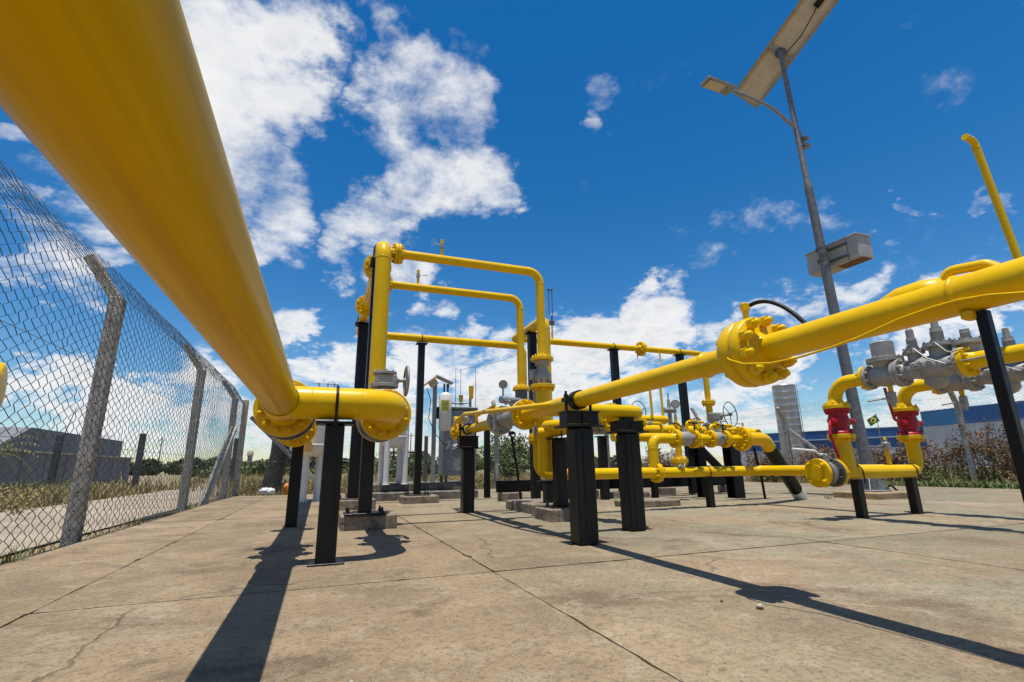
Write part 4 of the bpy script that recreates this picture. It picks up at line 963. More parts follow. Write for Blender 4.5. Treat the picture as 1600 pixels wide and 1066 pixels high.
# weldolet saddle on top
part(MB().lathe([(-.14, .0), (-.13, .028), (-.06, .050), (.02, .052), (.07, .04), (.10, .0)], (XH + .015, .99, ZH + RH - .022), -Y, 24), 'reinforcing_saddle', YEL, t)
part(MB().tube(bend([(XH + .02, .93, ZH + RH - .02), (XH + .02, .90, ZH + RH + .035), (XH + .02, .80, ZH + RH + .02), (XH + .02, .76, ZH + RH - .02)], .03, 5), .016, 10), 'lifting_loop', YEL, t)
part(MB().bbox((XH - .02, .855, ZH - RH - .012), (.045, .03, .03), .006), 'clamp_lug', YEL, t)
# second tee with the offset leg on the saddle post
pipe(t, [(XH, 3.93, ZH - .015), (2.80, 3.93, ZH - .015), (2.80, 4.34, ZH - .015)], RH, rad=.14, n=36, name='offset_leg'); flange(t, (2.80, 4.47, ZH - .015), -Y, RH, .148, .034, 10, .10, br=.012, bl=.036)
def saddle_post(label, x, y, w, zb, zc, r, clamp=True):
    t = thing('saddle_support', label, 'support post', (x, y, 0), 'black saddle posts under the right pipe')
    bcol(t, x, y, 0, zb, w); part(MB().cyl((x - w * .12, y - w / 2 - .0015, .0), (x - w * .12, y - w / 2 - .0015, zb), .004, n=6), 'weld_seam', BLK, t); bp = part(MB().bbox((x, y, zb + .007), (w * 2.05, w * 1.35, .014), .002), 'bearing_plate', BLK, t)
    h = zc - r - .03 - (zb + .014); wb = w * 1.70
    b = MB().box((x, y - w * .36, zb + .014 + h / 2), (wb - .002, .012, h - .026)).box((x, y - w * .41, zb + .014 + h / 2), (.012, w * .09, h - .03)).box((x, y, zb + .014 + h - .006), (wb * 1.04, w * 1.0, .012)).box((x, y, zb + .014 + .005), (wb, w * .9, .010))
    for dx in (-.5, .5): b.box((x + dx * (wb - .016), y + w * .06, zb + .014 + h / 2), (.011, w * .80, h - .024))
    part(b, 'saddle_beam', BLK, t)
    if not clamp: part(MB().bbox((x, y, zc - r - .012), (.11, .09, .036), .004), 'pipe_shoe', BLK, t); return t
    cl = part(MB().lathe([(-.04, r + .002), (-.04, r + .014), (.04, r + .014), (.04, r + .002)], (x, y, zc), Y, 32, False).box((x - r - .035, y, zc), (.06, .085, .03)).box((x + r + .035, y, zc), (.06, .085, .03)), 'pipe_clamp', BLK, t)
    for dx in (-1, 1): inst(bolt_mesh(.011, .055, BLK), 'bolt', (x + dx * (r + .045), y, zc + .014), Z, cl); part(MB().cyl((x + dx * (r + .045), y, zc - r - .03), (x + dx * (r + .045), y, zc - .01), .012, n=8), 'clamp_leg', BLK, cl)
    return t
saddle_post('nearest black saddle post with welded beam box under the right pipe', 1.85, 3.42, .160, .842, ZH, RH)
saddle_post('black saddle post just right of the nearest one under the offset yellow leg', 2.62, 3.93, .160, .842, ZH - .015, RH, False)
# ball valve in the header, then end run to a cap
ball_valve('large grey ball valve between yellow flanges in the centre of the right pipe', (XH, 4.524, ZH), Y, .085, .74, .148, .034, body=STL, fl=GRY, bolt_m=DGR, bulge=.72, nb=10, lever=(Z, Y, .08))
t = thing('end_pipe', 'capped far end of the right yellow pipe with a bypass line along its side', 'pipe', (XH, 6, 0))
flange(t, (XH, 5.267, ZH), Y, RH, .152, .034, 10, .08, br=.0125, bl=.038); pipe(t, [(XH, 5.33, ZH), (XH, 6.95, ZH)], RH, name='run')
flange(t, (XH, 7.06, ZH), -Y, RH, .125, .034, 10, .06, br=.0125); part(MB().disc((XH, 7.062, ZH), Y, .04, .125, 28), 'blind_cap', YEL, t)
part(MB().tube(bend([(XH - .04, 3.80, ZH + .01), (XH - .10, 4.02, ZH + .02), (XH - .15, 4.45, ZH + .045), (XH - .15, 6.20, ZH + .175), (XH - .14, 6.70, ZH + .13), (XH - .10, 6.95, ZH + .09)], .10, 6), .024, 12), 'bypass_line', YEL, t)
part(MB().tube(bend([(XH - .02, 5.26, ZH + .14), (XH - .06, 5.34, ZH + .17), (XH - .06, 6.0, ZH + .13), (XH - .02, 6.1, ZH + .06)], .04, 4), .020, 10), 'locking_bar', YEL, t)
bvv = part(MB().bbox((XH - .08, 6.48, ZH + .14), (.07, .12, .07), .015).cyl((XH - .08, 6.48, ZH + .17), (XH - .08, 6.48, ZH + .24), .018, n=10), 'bypass_valve', GRY, t)
part(MB().cyl((XH - .05, 6.80, ZH + .05), (XH - .05, 6.80, ZH + .20), .030, n=12).cyl((XH - .15, 6.78, ZH + .165), (XH + .05, 6.78, ZH + .165), .034, n=12), 'bypass_fitting', YEL, t)
saddle_post('black saddle post under the capped end of the right pipe left of centre', 1.80, 6.42, .150, .80, ZH, RH)
# right hand foreground post
ts = support('black post at the right edge holding up the near end of the right pipe', 1.848, .83, 0, .992, .029)

# check line on the offset leg towards the centre
t = thing('gate_valve', 'grey gate valve hidden behind the black saddle post in the offset leg', 'valve', (2.78, 4.6, .95))
for yy, a in ((4.473, Y), (4.73, -Y)): flange(t, (2.80, yy, ZH - .015), a, .09, .155, .03, 10, 0, m=GRY, br=.010)
part(MB().lathe([(.03, .10), (.13, .12), (.23, .10)], (2.80, 4.473, ZH - .015), Y, 24), 'body', GRY, t)
t = thing('gas_pipe', 'short yellow pipe resting on the plinth post behind the nearest saddle post', 'pipe', (2.45, 4.9, 0))
pipe(t, [(2.80, 4.78, ZH - .015), (2.80, 4.90, ZH - .03), (2.44, 4.98, .935), (2.25, 5.10, .92)], .058, rad=.12, name='run'); flange(t, (2.80, 4.734, ZH - .015), Y, .058, .135, .03, 8, .05, br=.010)
plinth(2.50, 5.07, .50, .44, .13, 'concrete plinth with rough edges half hidden by the nearest saddle post')
ts = support('black post on a plinth with small U bolt behind the nearest saddle post', 2.44, 5.0, .13, .845, .125, cap=(.24, .16), ub=((2.44, 4.99, .935), X, .058, .008), base=.30)

# ---------- low line near the floor
ZB, YB, RB = .462, 5.55, .067
t = thing('low_pipe', 'long yellow pipe running level just above the floor across the centre right', 'pipe', (4, YB, 0))
pipe(t, [(2.42, YB, .82), (2.42, YB, ZB), (2.62, YB, ZB)], .052, rad=.14, name='elbow'); flange(t, (2.42, YB, .885), -Z, .052, .105, .032, 8, .05, br=.009, bl=.03); flange(t, (2.42, YB, .888), Z, .052, .105, .028, 8, .0, br=.009, bl=.03)
part(MB().lathe([(0, .052), (.05, .058), (.10, RB), (.11, RB)], (2.60, YB, ZB), X, 24), 'reducer', YEL, t)
pipe(t, [(2.70, YB, ZB), (5.86, YB, ZB), (5.86, 3.75, ZB)], RB, rad=.13, n=28, name='run')
pipe(t, [(2.56, YB - .02, ZB), (2.56, YB - .02, .95)], .062, name='drop')
pipe(t, [(4.08, YB, ZB), (4.08, YB, .90), (4.42, YB, .90)], .066, rad=.12, name='takeoff'); weld(t, (4.08, YB, .76), Z, .066, .005, .002)
flange(t, (4.10, YB, ZB), -X, RB, .125, .03, 8, .05, br=.011); flange(t, (4.103, YB, ZB), X, RB, .125, .03, 8, .05, br=.011)
part(MB().cyl((2.46, 5.56, 1.12), (2.43, YB, .90), .075, n=16), 'grey_spool', GRY, t)
flange(t, (4.45, YB, .90), -X, .066, .125, .03, 8, .04, br=.010)
support('thin black post with U bolt under the middle of the low yellow pipe', 4.93, 5.55, 0, ZB - RB - .004, .088, ub=((4.93, 5.55, ZB), X, RB, .006))
support('squat black stand with a flat cap under the elbow of the low pipe', 2.72, 5.9, .12, .37, .13, cap=(.30, .16)); plinth(2.82, 6.25, .78, .95, .12, 'long low concrete plinth under the squat black stand in the centre')

def lever_valve(label, x, y, z, L_, r, Rf):
    return ball_valve(label, (x, y, z), X, r, L_, Rf, .028, body=GRY, fl=YEL, nb=8)
ball_valve('grey ball valve in the takeoff line above the low yellow pipe', (4.453, YB, .90), X, .07, .30, .125, .028, body=GRY, fl=YEL, nb=8, lever=(Z, -X, .22), lever_m=DGR)
t = thing('gas_pipe', 'short yellow tee spool between the two small grey valves right of centre', 'pipe', (4.9, YB, .9)); pipe(t, [(4.755, YB, .90), (5.02, YB, .90)], .060, name='run'); flange(t, (4.756, YB, .90), X, .06, .125, .026, 8, 0, br=.010); flange(t, (5.04, YB, .90), -X, .06, .12, .026, 8, 0, br=.010)
ball_valve('small grey valve between flanges left of the pipe that dives into the ground', (5.043, YB, .90), X, .07, .25, .12, .028, body=GRY, fl=YEL, nb=8)
t = thing('outlet_pipe', 'yellow elbow with big flange whose black coated leg dives into the floor', 'pipe', (6.2, YB, 0)); dd = unit(V(.80, .34, -.62))
flange(t, (5.296, YB, .90), X, .06, .12, .028, 8, 0, br=.010); pipe(t, [(5.30, YB, .90), (5.62, YB, .905)], .055, name='link')
flange(t, (5.60, YB, .905), -X, .10, .172, .034, 12, 0, br=.011); flange(t, (5.604, YB, .905), X, .092, .172, .036, 12, .06, br=.011)
P0 = V(5.70, YB, .905); P1 = V(6.02, YB, .905); P2 = P1 + dd * .20; P3 = P1 + dd * 1.50
pipe(t, [P0, P1, P2], .092, rad=.20, name='elbow'); part(MB().tube([P2, P1 + dd * 1.30], .096, 24), 'coated_leg', COAT, t); part(MB().tube([P1 + dd * 1.28, P1 + dd * 1.60], .099, 20), 'white_wrap', WHT, t)
vent_valve(t, (5.66, YB, 1.075), .010, .06)

# ---------- group at the right: blind flange valve, two red valves, two regulator trains
YN, ZN = 3.75, .455
t = thing('manifold_pipe', 'yellow low manifold at right with two upright branches under the red valves', 'pipe', (5.6, YN, 0))
pipe(t, [(4.99, YN, ZN), (6.29, YN, ZN), (6.29, YN, .79)], .068, rad=.135, n=32, name='run'); flange(t, (4.955, YN, ZN), X, .068, .142, .03, 8, .05, br=.012, bl=.036)
XA, XB_ = 5.165, 6.29
part(MB().lathe([(0, .088), (.16, .080), (.30, .076), (.34, .070)], (XA, YN, ZN), Z, 28), 'branch', YEL, t)
for xx in (XA, XB_): flange(t, (xx, YN, .845), -Z, .068, .132, .042, 8, .06, br=.011, bl=.034)
vn = part(MB().cyl((5.84, YN, ZN + .06), (5.84, YN, ZN + .22), .022, n=12), 'drain_nipple', YEL, t); part(MB().bbox((5.84, YN, ZN + .27), (.085, .07, .09), .014).cyl((5.84, YN, ZN + .31), (5.84, YN, ZN + .34), .026, n=8), 'drain_valve', STL, vn); part(MB().cyl((5.84, YN, ZN + .335), (5.84, YN, ZN + .37), .018, .010, 8), 'drain_cap', YEL, vn)
part(MB().tube([(5.80, YN, ZN + .28), (5.70, YN, ZN + .265), (5.56, YN, ZN + .265)], .009, 6), 'drain_lever', STL, vn)
ball_valve('steel ball valve closed by a round yellow blind flange at knee height', (4.76, YN, ZN), X, .085, .19, .142, .024, body=STL, fl=DGR, nb=8, lever=(Z, unit(V(-1, .25, .05)), .34), lever_m=WPL)
t = thing('blind_flange', 'round yellow blind flange with four bolts facing left', 'flange', (4.72, YN, ZN)); part(MB().disc((4.757, YN, ZN), -X, .040, .142, 40).disc((4.718, YN, ZN), -X, .010, .075, 28), 'plate', YEL, t)
for i in range(4): a = math.pi / 4 + i * math.pi / 2; inst(bolt_mesh(.015, .034, YEL), 'bolt', (4.717, YN + .112 * math.cos(a), ZN + .112 * math.sin(a)), -X, t)
for xx, lb in ((5.265, 'left of the two short black posts under the low manifold at right'), (6.13, 'right of the two short black posts under the low manifold at right')):
    support(lb, xx, YN, 0, ZN - .074, .085, ub=((xx + .03, YN, ZN), X, .068, .006))
def red_valve(label, x, lev):
    z0, z1 = .848, 1.112; t = thing('red_valve', label, 'valve', (x, YN, z0), 'red ball valves'); h = z1 - z0
    part(MB().lathe([(0, .122), (.026, .122), (.03, .085), (h * .3, .092), (h * .5, .104), (h * .7, .094), (h - .03, .085), (h - .026, .122), (h, .122)], (x, YN, z0), Z, 32), 'body', RED, t)
    for s in (1, -1): part(MB().cyl((x + s * .085, YN - .02, z0 + h * .5), (x + s * .155, YN - .03, z0 + h * .5), .042, .034, 14).hexa((x + s * .155, YN - .03, z0 + h * .5), X * s, .036, .02), 'trunnion', RED, t)
    for i in range(8):
        a = i * .785 + .39
        for zz, d in ((z0 + .026, Z), (z1 - .026, -Z)): inst(bolt_mesh(.010, .026, RED), 'bolt', (x + .103 * math.cos(a), YN + .103 * math.sin(a), zz), d, t)
    pts = [V(p) for p in lev]; m_ = bend(pts, .03, 5); b = MB()
    b.tube(m_, .016, 8); part(b, 'lever', RED, t); return t
red_valve('left red ball valve with its lever hanging down', XA, [(XA - .17, YN - .03, .98), (XA - .20, YN - .04, .93), (XA - .23, YN - .05, .84), (XA - .17, YN - .06, .60)])
red_valve('right red ball valve with its lever raised to the upper left', XB_, [(XB_ - .17, YN - .03, .98), (XB_ - .30, YN - .05, 1.02), (XB_ - .36, YN - .05, 1.37)])
def train(xx, lab, tops, second):
    zt = 1.385
    t = thing('swan_neck_pipe', lab + ' yellow elbow rising from its red valve', 'pipe', (xx, YN, 1.1), 'yellow elbows above the red valves')
    flange(t, (xx, YN, 1.115), Z, .068, .130, .040, 8, .06, br=.011, bl=.034); pipe(t, [(xx, YN, 1.19), (xx, YN, zt), (xx, 3.42, zt)], .068, rad=.19, n=28, name='elbow'); flange(t, (xx, 3.355, zt), Y, .068, .125, .034, 8, .05, br=.011, bl=.03)
    # slam shut valve: conical body, wide diaphragm plate, can on top
    s = thing('shutoff_valve', lab + ' grey safety shutoff valve beside the yellow elbow', 'valve', (xx, 3.2, zt), 'grey shutoff valves')
    flange(s, (xx, 3.352, zt), -Y, .06, .12, .028, 8, .03, m=GRY, br=.010); part(MB().lathe([(.02, .075), (.08, .10), (.16, .115), (.24, .105), (.30, .075)], (xx, 3.352, zt), -Y, 24), 'body', GRY, s)
    cp = V(xx, 3.17, zt); part(MB().cyl(cp + Z * .07, cp + Z * .125, .085, .12, 28).disc(cp + Z * .125, Z, .020, .155, 32).disc(cp + Z * .147, Z, .020, .155, 32), 'diaphragm_plate', GRY, s)
    if tops: part(MB().disc(cp + Z * .168, Z, .165, .098, 32, .1), 'actuator_can', GRY, s)
    else: part(MB().cyl(cp + Z * .165, cp + Z * .20, .10, .06, 20), 'top_cover', GRY, s)
    for i in range(8): a = i * .785; inst(bolt_mesh(.006, .016, GRY), 'bolt', cp + V(.14 * math.cos(a), .14 * math.sin(a), .167), Z, s)
    dv = part(MB().cyl(cp - Z * .11, cp - Z * .17, .022, n=12), 'drain_nipple', YEL, s); part(MB().bbox(cp - Z * .225, (.06, .06, .12), .01).cyl(cp - Z * .285, cp - Z * .315, .022, n=10), 'drain_valve', GRY, dv); part(MB().tube([cp - Z * .23, cp - Z * .24 + V(-.12, .02, 0), cp - Z * .265 + V(-.28, .05, 0)], .009, 6), 'drain_lever', GRY, dv)
    flange(s, (xx, 3.045, zt), Y, .07, .135, .030, 8, .0, m=GRY, br=.010)
    # regulator with spring towers and pilot tubing
    r = thing('pressure_regulator', lab + ' grey pressure regulator with upright spring towers', 'regulator', (xx, 2.75, zt), 'grey pressure regulators')
    flange(r, (xx, 3.042, zt), -Y, .07, .135, .030, 8, .05, m=GRY, br=.010)
    part(MB().lathe([(.05, .07), (.12, .085), (.20, .105), (.28, .110), (.40, .09), (.48, .07)], (xx, 3.042, zt), -Y, 26), 'body', GRY, r)
    part(MB().cyl((xx, 2.90, zt + .08), (xx, 2.90, zt + .15), .055, n=18).disc((xx, 2.90, zt + .15), Z, .022, .085, 24).disc((xx, 2.90, zt + .175), Z, .020, .075, 24).cyl((xx, 2.90, zt + .19), (xx, 2.90, zt + .30), .040, n=16).cyl((xx, 2.90, zt + .30), (xx, 2.90, zt + .375), .032, n=16).ball((xx, 2.90, zt + .375), .032, 14, 6), 'pilot_tower', GRY, r)
    part(MB().cyl((xx + .03, 2.70, zt + .07), (xx + .03, 2.70, zt + .17), .085, n=20).disc((xx + .03, 2.70, zt + .17), Z, .024, .13, 28).disc((xx + .03, 2.70, zt + .196), Z, .020, .12, 28).cyl((xx + .03, 2.70, zt + .215), (xx + .03, 2.70, zt + .36), .048, .044, 18).cyl((xx + .03, 2.70, zt + .36), (xx + .03, 2.70, zt + .45), .030, .026, 14), 'spring_tower', GRY, r)
    part(MB().cyl((xx + .05, 2.50, zt + .05), (xx + .05, 2.50, zt + .15), .075, n=18).disc((xx + .05, 2.50, zt + .15), Z, .022, .115, 26).disc((xx + .05, 2.50, zt + .174), Z, .018, .105, 26).cyl((xx + .05, 2.50, zt + .19), (xx + .05, 2.50, zt + .29), .035, n=14), 'second_pilot', GRY, r)
    part(MB().lathe([(0, .05), (.05, .085), (.12, .088), (.16, .06), (.19, 0)], (xx + .02, 2.78, zt - .02), -Z, 22), 'bottom_cover', GRY, r)
    rb = MB()
    for (cx, cy, z_, n_, rr) in ((xx, 2.90, zt + .20, 9, .0425), (xx + .03, 2.70, zt + .225, 10, .0505), (xx + .05, 2.50, zt + .195, 7, .0375)):
        for k in range(n_): rb.torus((cx, cy, z_ + k * .0105), Z, rr - .002, .0028, 16, 4)
    part(rb, 'cooling_rib', GRY, r, kind='stuff')
    for (cx, cy, z_, R_, n_) in ((xx, 2.90, zt + .197, .074, 6), (xx + .03, 2.70, zt + .217, .112, 10), (xx + .05, 2.50, zt + .193, .096, 8)):
        for k in range(n_): inst(bolt_mesh(.006, .016, DGR), 'bolt', (cx + R_ * math.cos(6.283 * k / n_), cy + R_ * math.sin(6.283 * k / n_), z_), Z, r)
    part(MB().bbox((xx - .10, 2.84, zt + .02), (.07, .10, .07), .012).cyl((xx - .10, 2.84, zt - .02), (xx - .10, 2.84, zt - .09), .016, n=10).hexa((xx - .135, 2.84, zt + .02), -X, .018, .02), 'pilot_block', GRY, r)
    part(MB().disc((xx - .112, 2.74, zt + .02), -X, .004, .028, 16), 'name_plate', STL, r)
    for pts in ([(xx - .05, 2.90, zt + .17), (xx - .12, 2.84, zt + .19), (xx - .15, 2.72, zt + .06), (xx - .13, 2.60, zt - .01), (xx - .12, 2.2, zt + .0)], [(xx - .05, 2.72, zt + .2), (xx - .11, 2.66, zt + .2), (xx - .14, 2.56, zt + .08), (xx - .10, 2.46, zt + .1)], [(xx - .04, 2.98, zt + .10), (xx - .10, 2.94, zt + .16), (xx - .05, 2.90, zt + .24)]):
        part(MB().tube(bend(pts, .04, 5), .0065, 8), 'sense_line', STL, r)
    flange(r, (xx, 2.535, zt), Y, .07, .125, .028, 8, .0, m=GRY, br=.010)
    q = thing('gas_pipe', lab + ' yellow outlet pipe leaving its regulator', 'pipe', (xx, 2.2, zt), 'yellow outlet pipes of the regulators')
    if second:
        flange(q, (xx, 2.53, zt), -Y, .07, .135, .045, 8, .06, br=.011); pipe(q, [(xx, 2.45, zt), (xx, .9, zt)], .070, name='run')
    else:
        flange(q, (xx, 2.53, zt), -Y, .07, .125, .035, 8, .06, br=.011); pipe(q, [(xx, 2.45, zt), (xx, .9, zt)], .06, name='run')
    return zt
train(XA, 'left', True, True); train(XB_, 'right', False, False)
t = thing('vent_pipe', 'thin tall yellow vent pipe with a hooked top at the upper right', 'pipe', (5.06, 2.03, 1.4)); pipe(t, [(5.17, 1.97, 1.42), (5.06, 2.03, 3.22), (4.94, 2.03, 3.235)], .027, rad=.05, n=20, name='pipe')
weld(t, (5.06, 2.03, 3.15), Z, .027, .006, .003)
t = thing('pressure_regulator', 'grey regulator dome just under the right pipe at the picture edge', 'regulator', (5.1, 1.85, 1.38), 'grey pressure regulators'); part(MB().lathe([(0, .05), (.05, .12), (.12, .17), (.14, .17), (.20, .12), (.26, .05), (.42, .045), (.43, 0)], (XA + .01, 1.80, 1.42), Z, 28), 'dome', GRY, t); part(MB().cyl((XA, 1.8, 1.36), (XA, 1.8, 1.46), .075, n=20), 'neck', GRY, t)

# ---------- third riser, far right high line and its hand wheel valve
t = thing('riser_pipe', 'slim yellow riser behind the centre pipe feeding the far right high line', 'pipe', (3.13, 6.8, 0))
pipe(t, [(3.17, 6.85, .5), (3.17, 6.85, 2.83), (3.17, 8.10, 2.83)], .082, rad=.15, name='riser'); part(MB().ball((3.17, 8.10, 2.83), .083, 20, 10, Y), 'end_cap', YEL, t)
pipe(t, [(3.17, 8.10, 2.83), (7.42, 8.10, 2.83), (7.42, 8.10, 1.78)], .058, rad=.16, name='high_line')
flange(t, (5.86, 8.10, 2.83), -X, .07, .145, .032, 8, .05, br=.012); flange(t, (5.864, 8.10, 2.83), X, .07, .145, .032, 8, .05, br=.012)
part(MB().cyl((5.70, 8.03, 2.77), (5.70, 8.0, 2.60), .010, n=6), 'drain_stub', BRASS, t); part(MB().cyl((6.25, 8.03, 2.80), (6.25, 8.02, 2.58), .016, n=8).cyl((6.25, 8.02, 2.58), (6.19, 8.0, 2.5), .008, n=6), 'drain_stub', YEL, t)
flange(t, (7.42, 8.10, 1.80), Z, .07, .135, .032, 8, 0, br=.011); flange(t, (7.42, 8.10, 1.797), -Z, .07, .135, .032, 8, .05, br=.011); pipe(t, [(7.42, 8.10, 1.77), (7.42, 8.10, 1.32)], .066, name='drop')
pg = part(MB().cyl((3.90, 8.1, 2.89), (3.90, 8.1, 3.02), .02, n=10), 'instrument_nipple', YEL, t); part(MB().cyl((3.90, 8.1, 3.02), (3.90, 8.1, 3.16), .012, n=8).bbox((3.90, 8.1, 3.20), (.10, .06, .09), .01).cyl((3.90, 8.1, 3.24), (3.90, 8.1, 3.33), .02, n=8), 'sight_glass_valve', DGR, pg)
sg = MB(); [sg.cyl((3.88 + dx, 8.1, 3.33), (3.88 + dx, 8.1, 3.86), .008, n=6) for dx in (-.03, .04)]; sg.box((3.885, 8.1, 3.86), (.12, .03, .02)); part(sg, 'sight_glass', DGR, pg)
for x_, y_, z1, w, lb, ub in ((3.18, 7.40, 2.74, .13, 'tall black post behind the centre yellow riser', ((3.13, 7.35, 2.83), Y, .082)), (5.22, 8.10, 2.755, .13, 'tall black post under the middle of the far right high pipe', ((5.22, 8.10, 2.83), X, .058)), (6.80, 8.10, 2.755, .13, 'tall black post under the right end of the far high pipe', ((6.80, 8.10, 2.83), X, .058))):
    ts = support(lb, x_, y_, 0.02, z1, w, cap=(.22, .16)); 
    if x_ > 4: ubolt(ts, *ub, .007, z_low=z1)
plinth(5.25, 8.10, .75, .5, .10, 'low concrete plinth under the tall post of the far right high pipe')
plinth(4.35, 6.15, .82, .42, .09, 'flat concrete plinth behind the second saddle post')

# far valve cluster on its own line
Y2, Z2 = 7.85, 1.17
t = thing('gas_pipe', 'far yellow pipe at waist height behind the second saddle post', 'pipe', (5.6, Y2, 0)); pipe(t, [(4.2, Y2, Z2 + .03), (6.25, Y2, Z2 + .03)], .095, name='run'); pipe(t, [(4.6, Y2 - .5, Z2 - .14), (6.6, Y2 - .5, Z2 - .14)], .075, name='lower_run')
pipe(t, [(4.9, Y2 - .7, 1.32), (5.55, Y2 - .7, 1.32)], .07, name='stub'); part(MB().ball((5.55, Y2 - .7, 1.32), .07, 16, 8, X), 'stub_cap', YEL, t)
for x_, z_ in ((6.27, Z2 + .03), (6.72, Z2 + .03)): flange(t, (x_, Y2, z_), X, .09, .16, .03, 10, .05, br=.012); flange(t, (x_ + .10, Y2, z_), -X, .09, .16, .03, 10, .03, br=.012)
pipe(t, [(6.3, Y2, Z2 + .03), (7.0, Y2, Z2 + .03)], .085, name='link')
pipe(t, [(7.42, Y2, Z2 + .05), (7.75, Y2, Z2 + .05), (7.75, Y2 - .6, Z2 - .06)], .085, rad=.15, name='end_elbow')
pipe(t, [(5.58, 6.9, 1.02), (5.58, 6.9, .64)], .05, name='drop'); flange(t, (5.58, 6.9, .62), Z, .05, .14, .03, 8, .04, br=.011); flange(t, (5.58, 6.9, .617), -Z, .05, .14, .03, 8, 0, br=.011)
flange(t, (5.95, 6.9, .86), Z, .05, .13, .03, 8, .04, br=.011); flange(t, (5.95, 6.9, .90), -Z, .05, .13, .03, 8, 0, br=.011)
t = thing('gate_valve', 'grey gate valve with spoked handwheel at the foot of the far right drop pipe', 'valve', (7.35, Y2, Z2))
part(MB().lathe([(0, .10), (.05, .13), (.14, .15), (.23, .13), (.30, .10)], (7.10, Y2, Z2 + .03), X, 24), 'body', GRY, t); part(MB().cyl((7.25, Y2, Z2 + .12), (7.25, Y2, Z2 + .24), .10, n=18).bbox((7.28, Y2 - .05, Z2 + .31), (.24, .18, .15), .02), 'gearbox', GRY, t)
for x_, a in ((7.07, X), (7.43, -X)): flange(t, (x_, Y2, Z2 + .03), a, .09, .16, .03, 8, 0, m=GRY, br=.012)
hc = V(7.42, 7.55, 1.50); part(MB().cyl((7.32, 7.80, 1.48), hc, .02, n=10).cyl((7.32, 7.80, 1.48), (7.36, 7.7, 1.49), .045, n=14), 'shaft', GRY, t); handwheel(t, hc, unit(V(.28, -1, .05)), .24, .010, 3, DGR, .03)
t = thing('outlet_pipe', 'far yellow elbow with black coated leg going into the floor behind the low pipe', 'pipe', (7.0, 7.9, 0)); P1 = V(6.72, 7.85, .98); dd = unit(V(.9, .12, -.70))
pipe(t, [(6.72, 7.85, 1.25), P1, P1 + dd * .14], .088, rad=.10, name='elbow'); part(MB().tube([P1 + dd * .13, P1 + dd * 1.28], .078, 20), 'coated_leg', COAT, t); part(MB().tube([P1 + dd * 1.28, P1 + dd * 1.50], .074, 18), 'white_wrap', WHT, t)
for i, (x_, y_, z1, z0, lb) in enumerate([(5.22, 7.05, 1.90, 1.32, 'thin yellow vent rod above the far waist high pipe, left one'), (5.52, 7.15, 1.95, 1.24, 'thin yellow vent rod above the far waist high pipe, right one')]):
    solo(MB().tube([V(x_, y_, z0), V(x_, y_, (z0 + z1) / 2), V(x_ - .005, y_, z1 + .04)], .022, 10), 'vent_rod', YEL, lb, 'pipe', 'thin yellow vent rods')
t = thing('pressure_gauge', 'round grey pressure gauge on a yellow nipple near the far black post', 'gauge', (5.66, 7.0, 1.2)); part(MB().cyl((5.66, 7.0, 1.22), (5.66, 7.0, 1.40), .03, .022, 12), 'nipple', YEL, t); part(MB().cyl((5.66, 7.0, 1.40), (5.66, 7.0, 1.52), .014, n=8), 'siphon', GRY, t); gd = part(MB().disc((5.66, 6.98, 1.58), unit(V(-.55, -1, -.15)), .04, .075, 24), 'case', GRY, t)
part(MB().lathe([(.0415, .06), (.042, 0)], (5.66, 6.98, 1.58), unit(V(-.55, -1, -.15)), 20), 'dial', DIAL, gd)
t = thing('relief_valve', 'small grey relief valve beyond the far black post', 'valve', (7.05, 8.9, 1.2)); part(MB().cyl((7.05, 8.9, 1.2), (7.05, 8.9, 1.72), .045, n=12).cyl((6.9, 8.9, 1.72), (7.2, 8.9, 1.72), .06, n=12).cyl((7.05, 8.9, 1.74), (7.05, 8.9, 1.95), .045, .03, 12).cyl((7.05, 8.9, 1.95), (7.05, 8.9, 2.1), .015, n=8), 'body', GRY, t)
t = thing('gate_valve', 'grey valve with a thin rising handwheel behind the second saddle post', 'valve', (5.3, 7.6, 1.3)); part(MB().cyl((5.3, 7.62, 1.25), (5.3, 7.62, 1.40), .05, n=14), 'bonnet', GRY, t); handwheel(t, V(5.30, 7.55, 1.50), unit(V(.2, -1, 0)), .19, .008, 3, DGR, .02)
for i, (pts, lb) in enumerate([([(4.6, 6.6, 1.02), (4.6, 6.6, 1.20), (5.05, 6.6, 1.20), (5.05, 6.6, .98)], 'small yellow bypass loop behind the second saddle post'), ([(6.05, 7.2, .98), (6.05, 7.2, 1.30), (6.42, 7.2, 1.30)], 'small yellow bypass elbow left of the far gate valve'), ([(5.75, 6.3, .95), (5.75, 6.3, 1.16), (6.2, 6.3, 1.16), (6.2, 6.6, 1.16)], 'small yellow impulse line above the takeoff valves')]):
    t = thing('impulse_pipe', lb, 'pipe', (pts[0][0], pts[0][1], pts[0][2])); pipe(t, pts, .026, rad=.06, n=14, name='tube'); q = (V(pts[1]) + V(pts[2])) / 2; part(MB().bbox(q, (.09, .06, .06), .012).cyl(q, q + Z * .07, .014, n=8), 'needle_valve', GRY, t); part(MB().tube([q + Z * .065 - X * .03, q + Z * .07 + X * .09], .007, 6), 'handle', BLK, t)
    flange(t, V(pts[1]) + unit(V(pts[2]) - V(pts[1])) * .10, X, .026, .062, .018, 6, 0, br=.007)
for i, (x_, y_, z_, lb) in enumerate([(4.66, 5.40, 1.06, 'black tee handle standing on the takeoff valve'), (5.16, 5.42, 1.04, 'small tee handle on the valve beside the big flange')]):
    solo(MB().cyl((x_, y_, z_ - .06), (x_, y_, z_ + .05), .010, n=8).cyl((x_ - .09, y_, z_ + .05), (x_ + .07, y_ + .02, z_ + .03), .009, n=8), 'valve_handle', BLK, lb, 'handle')
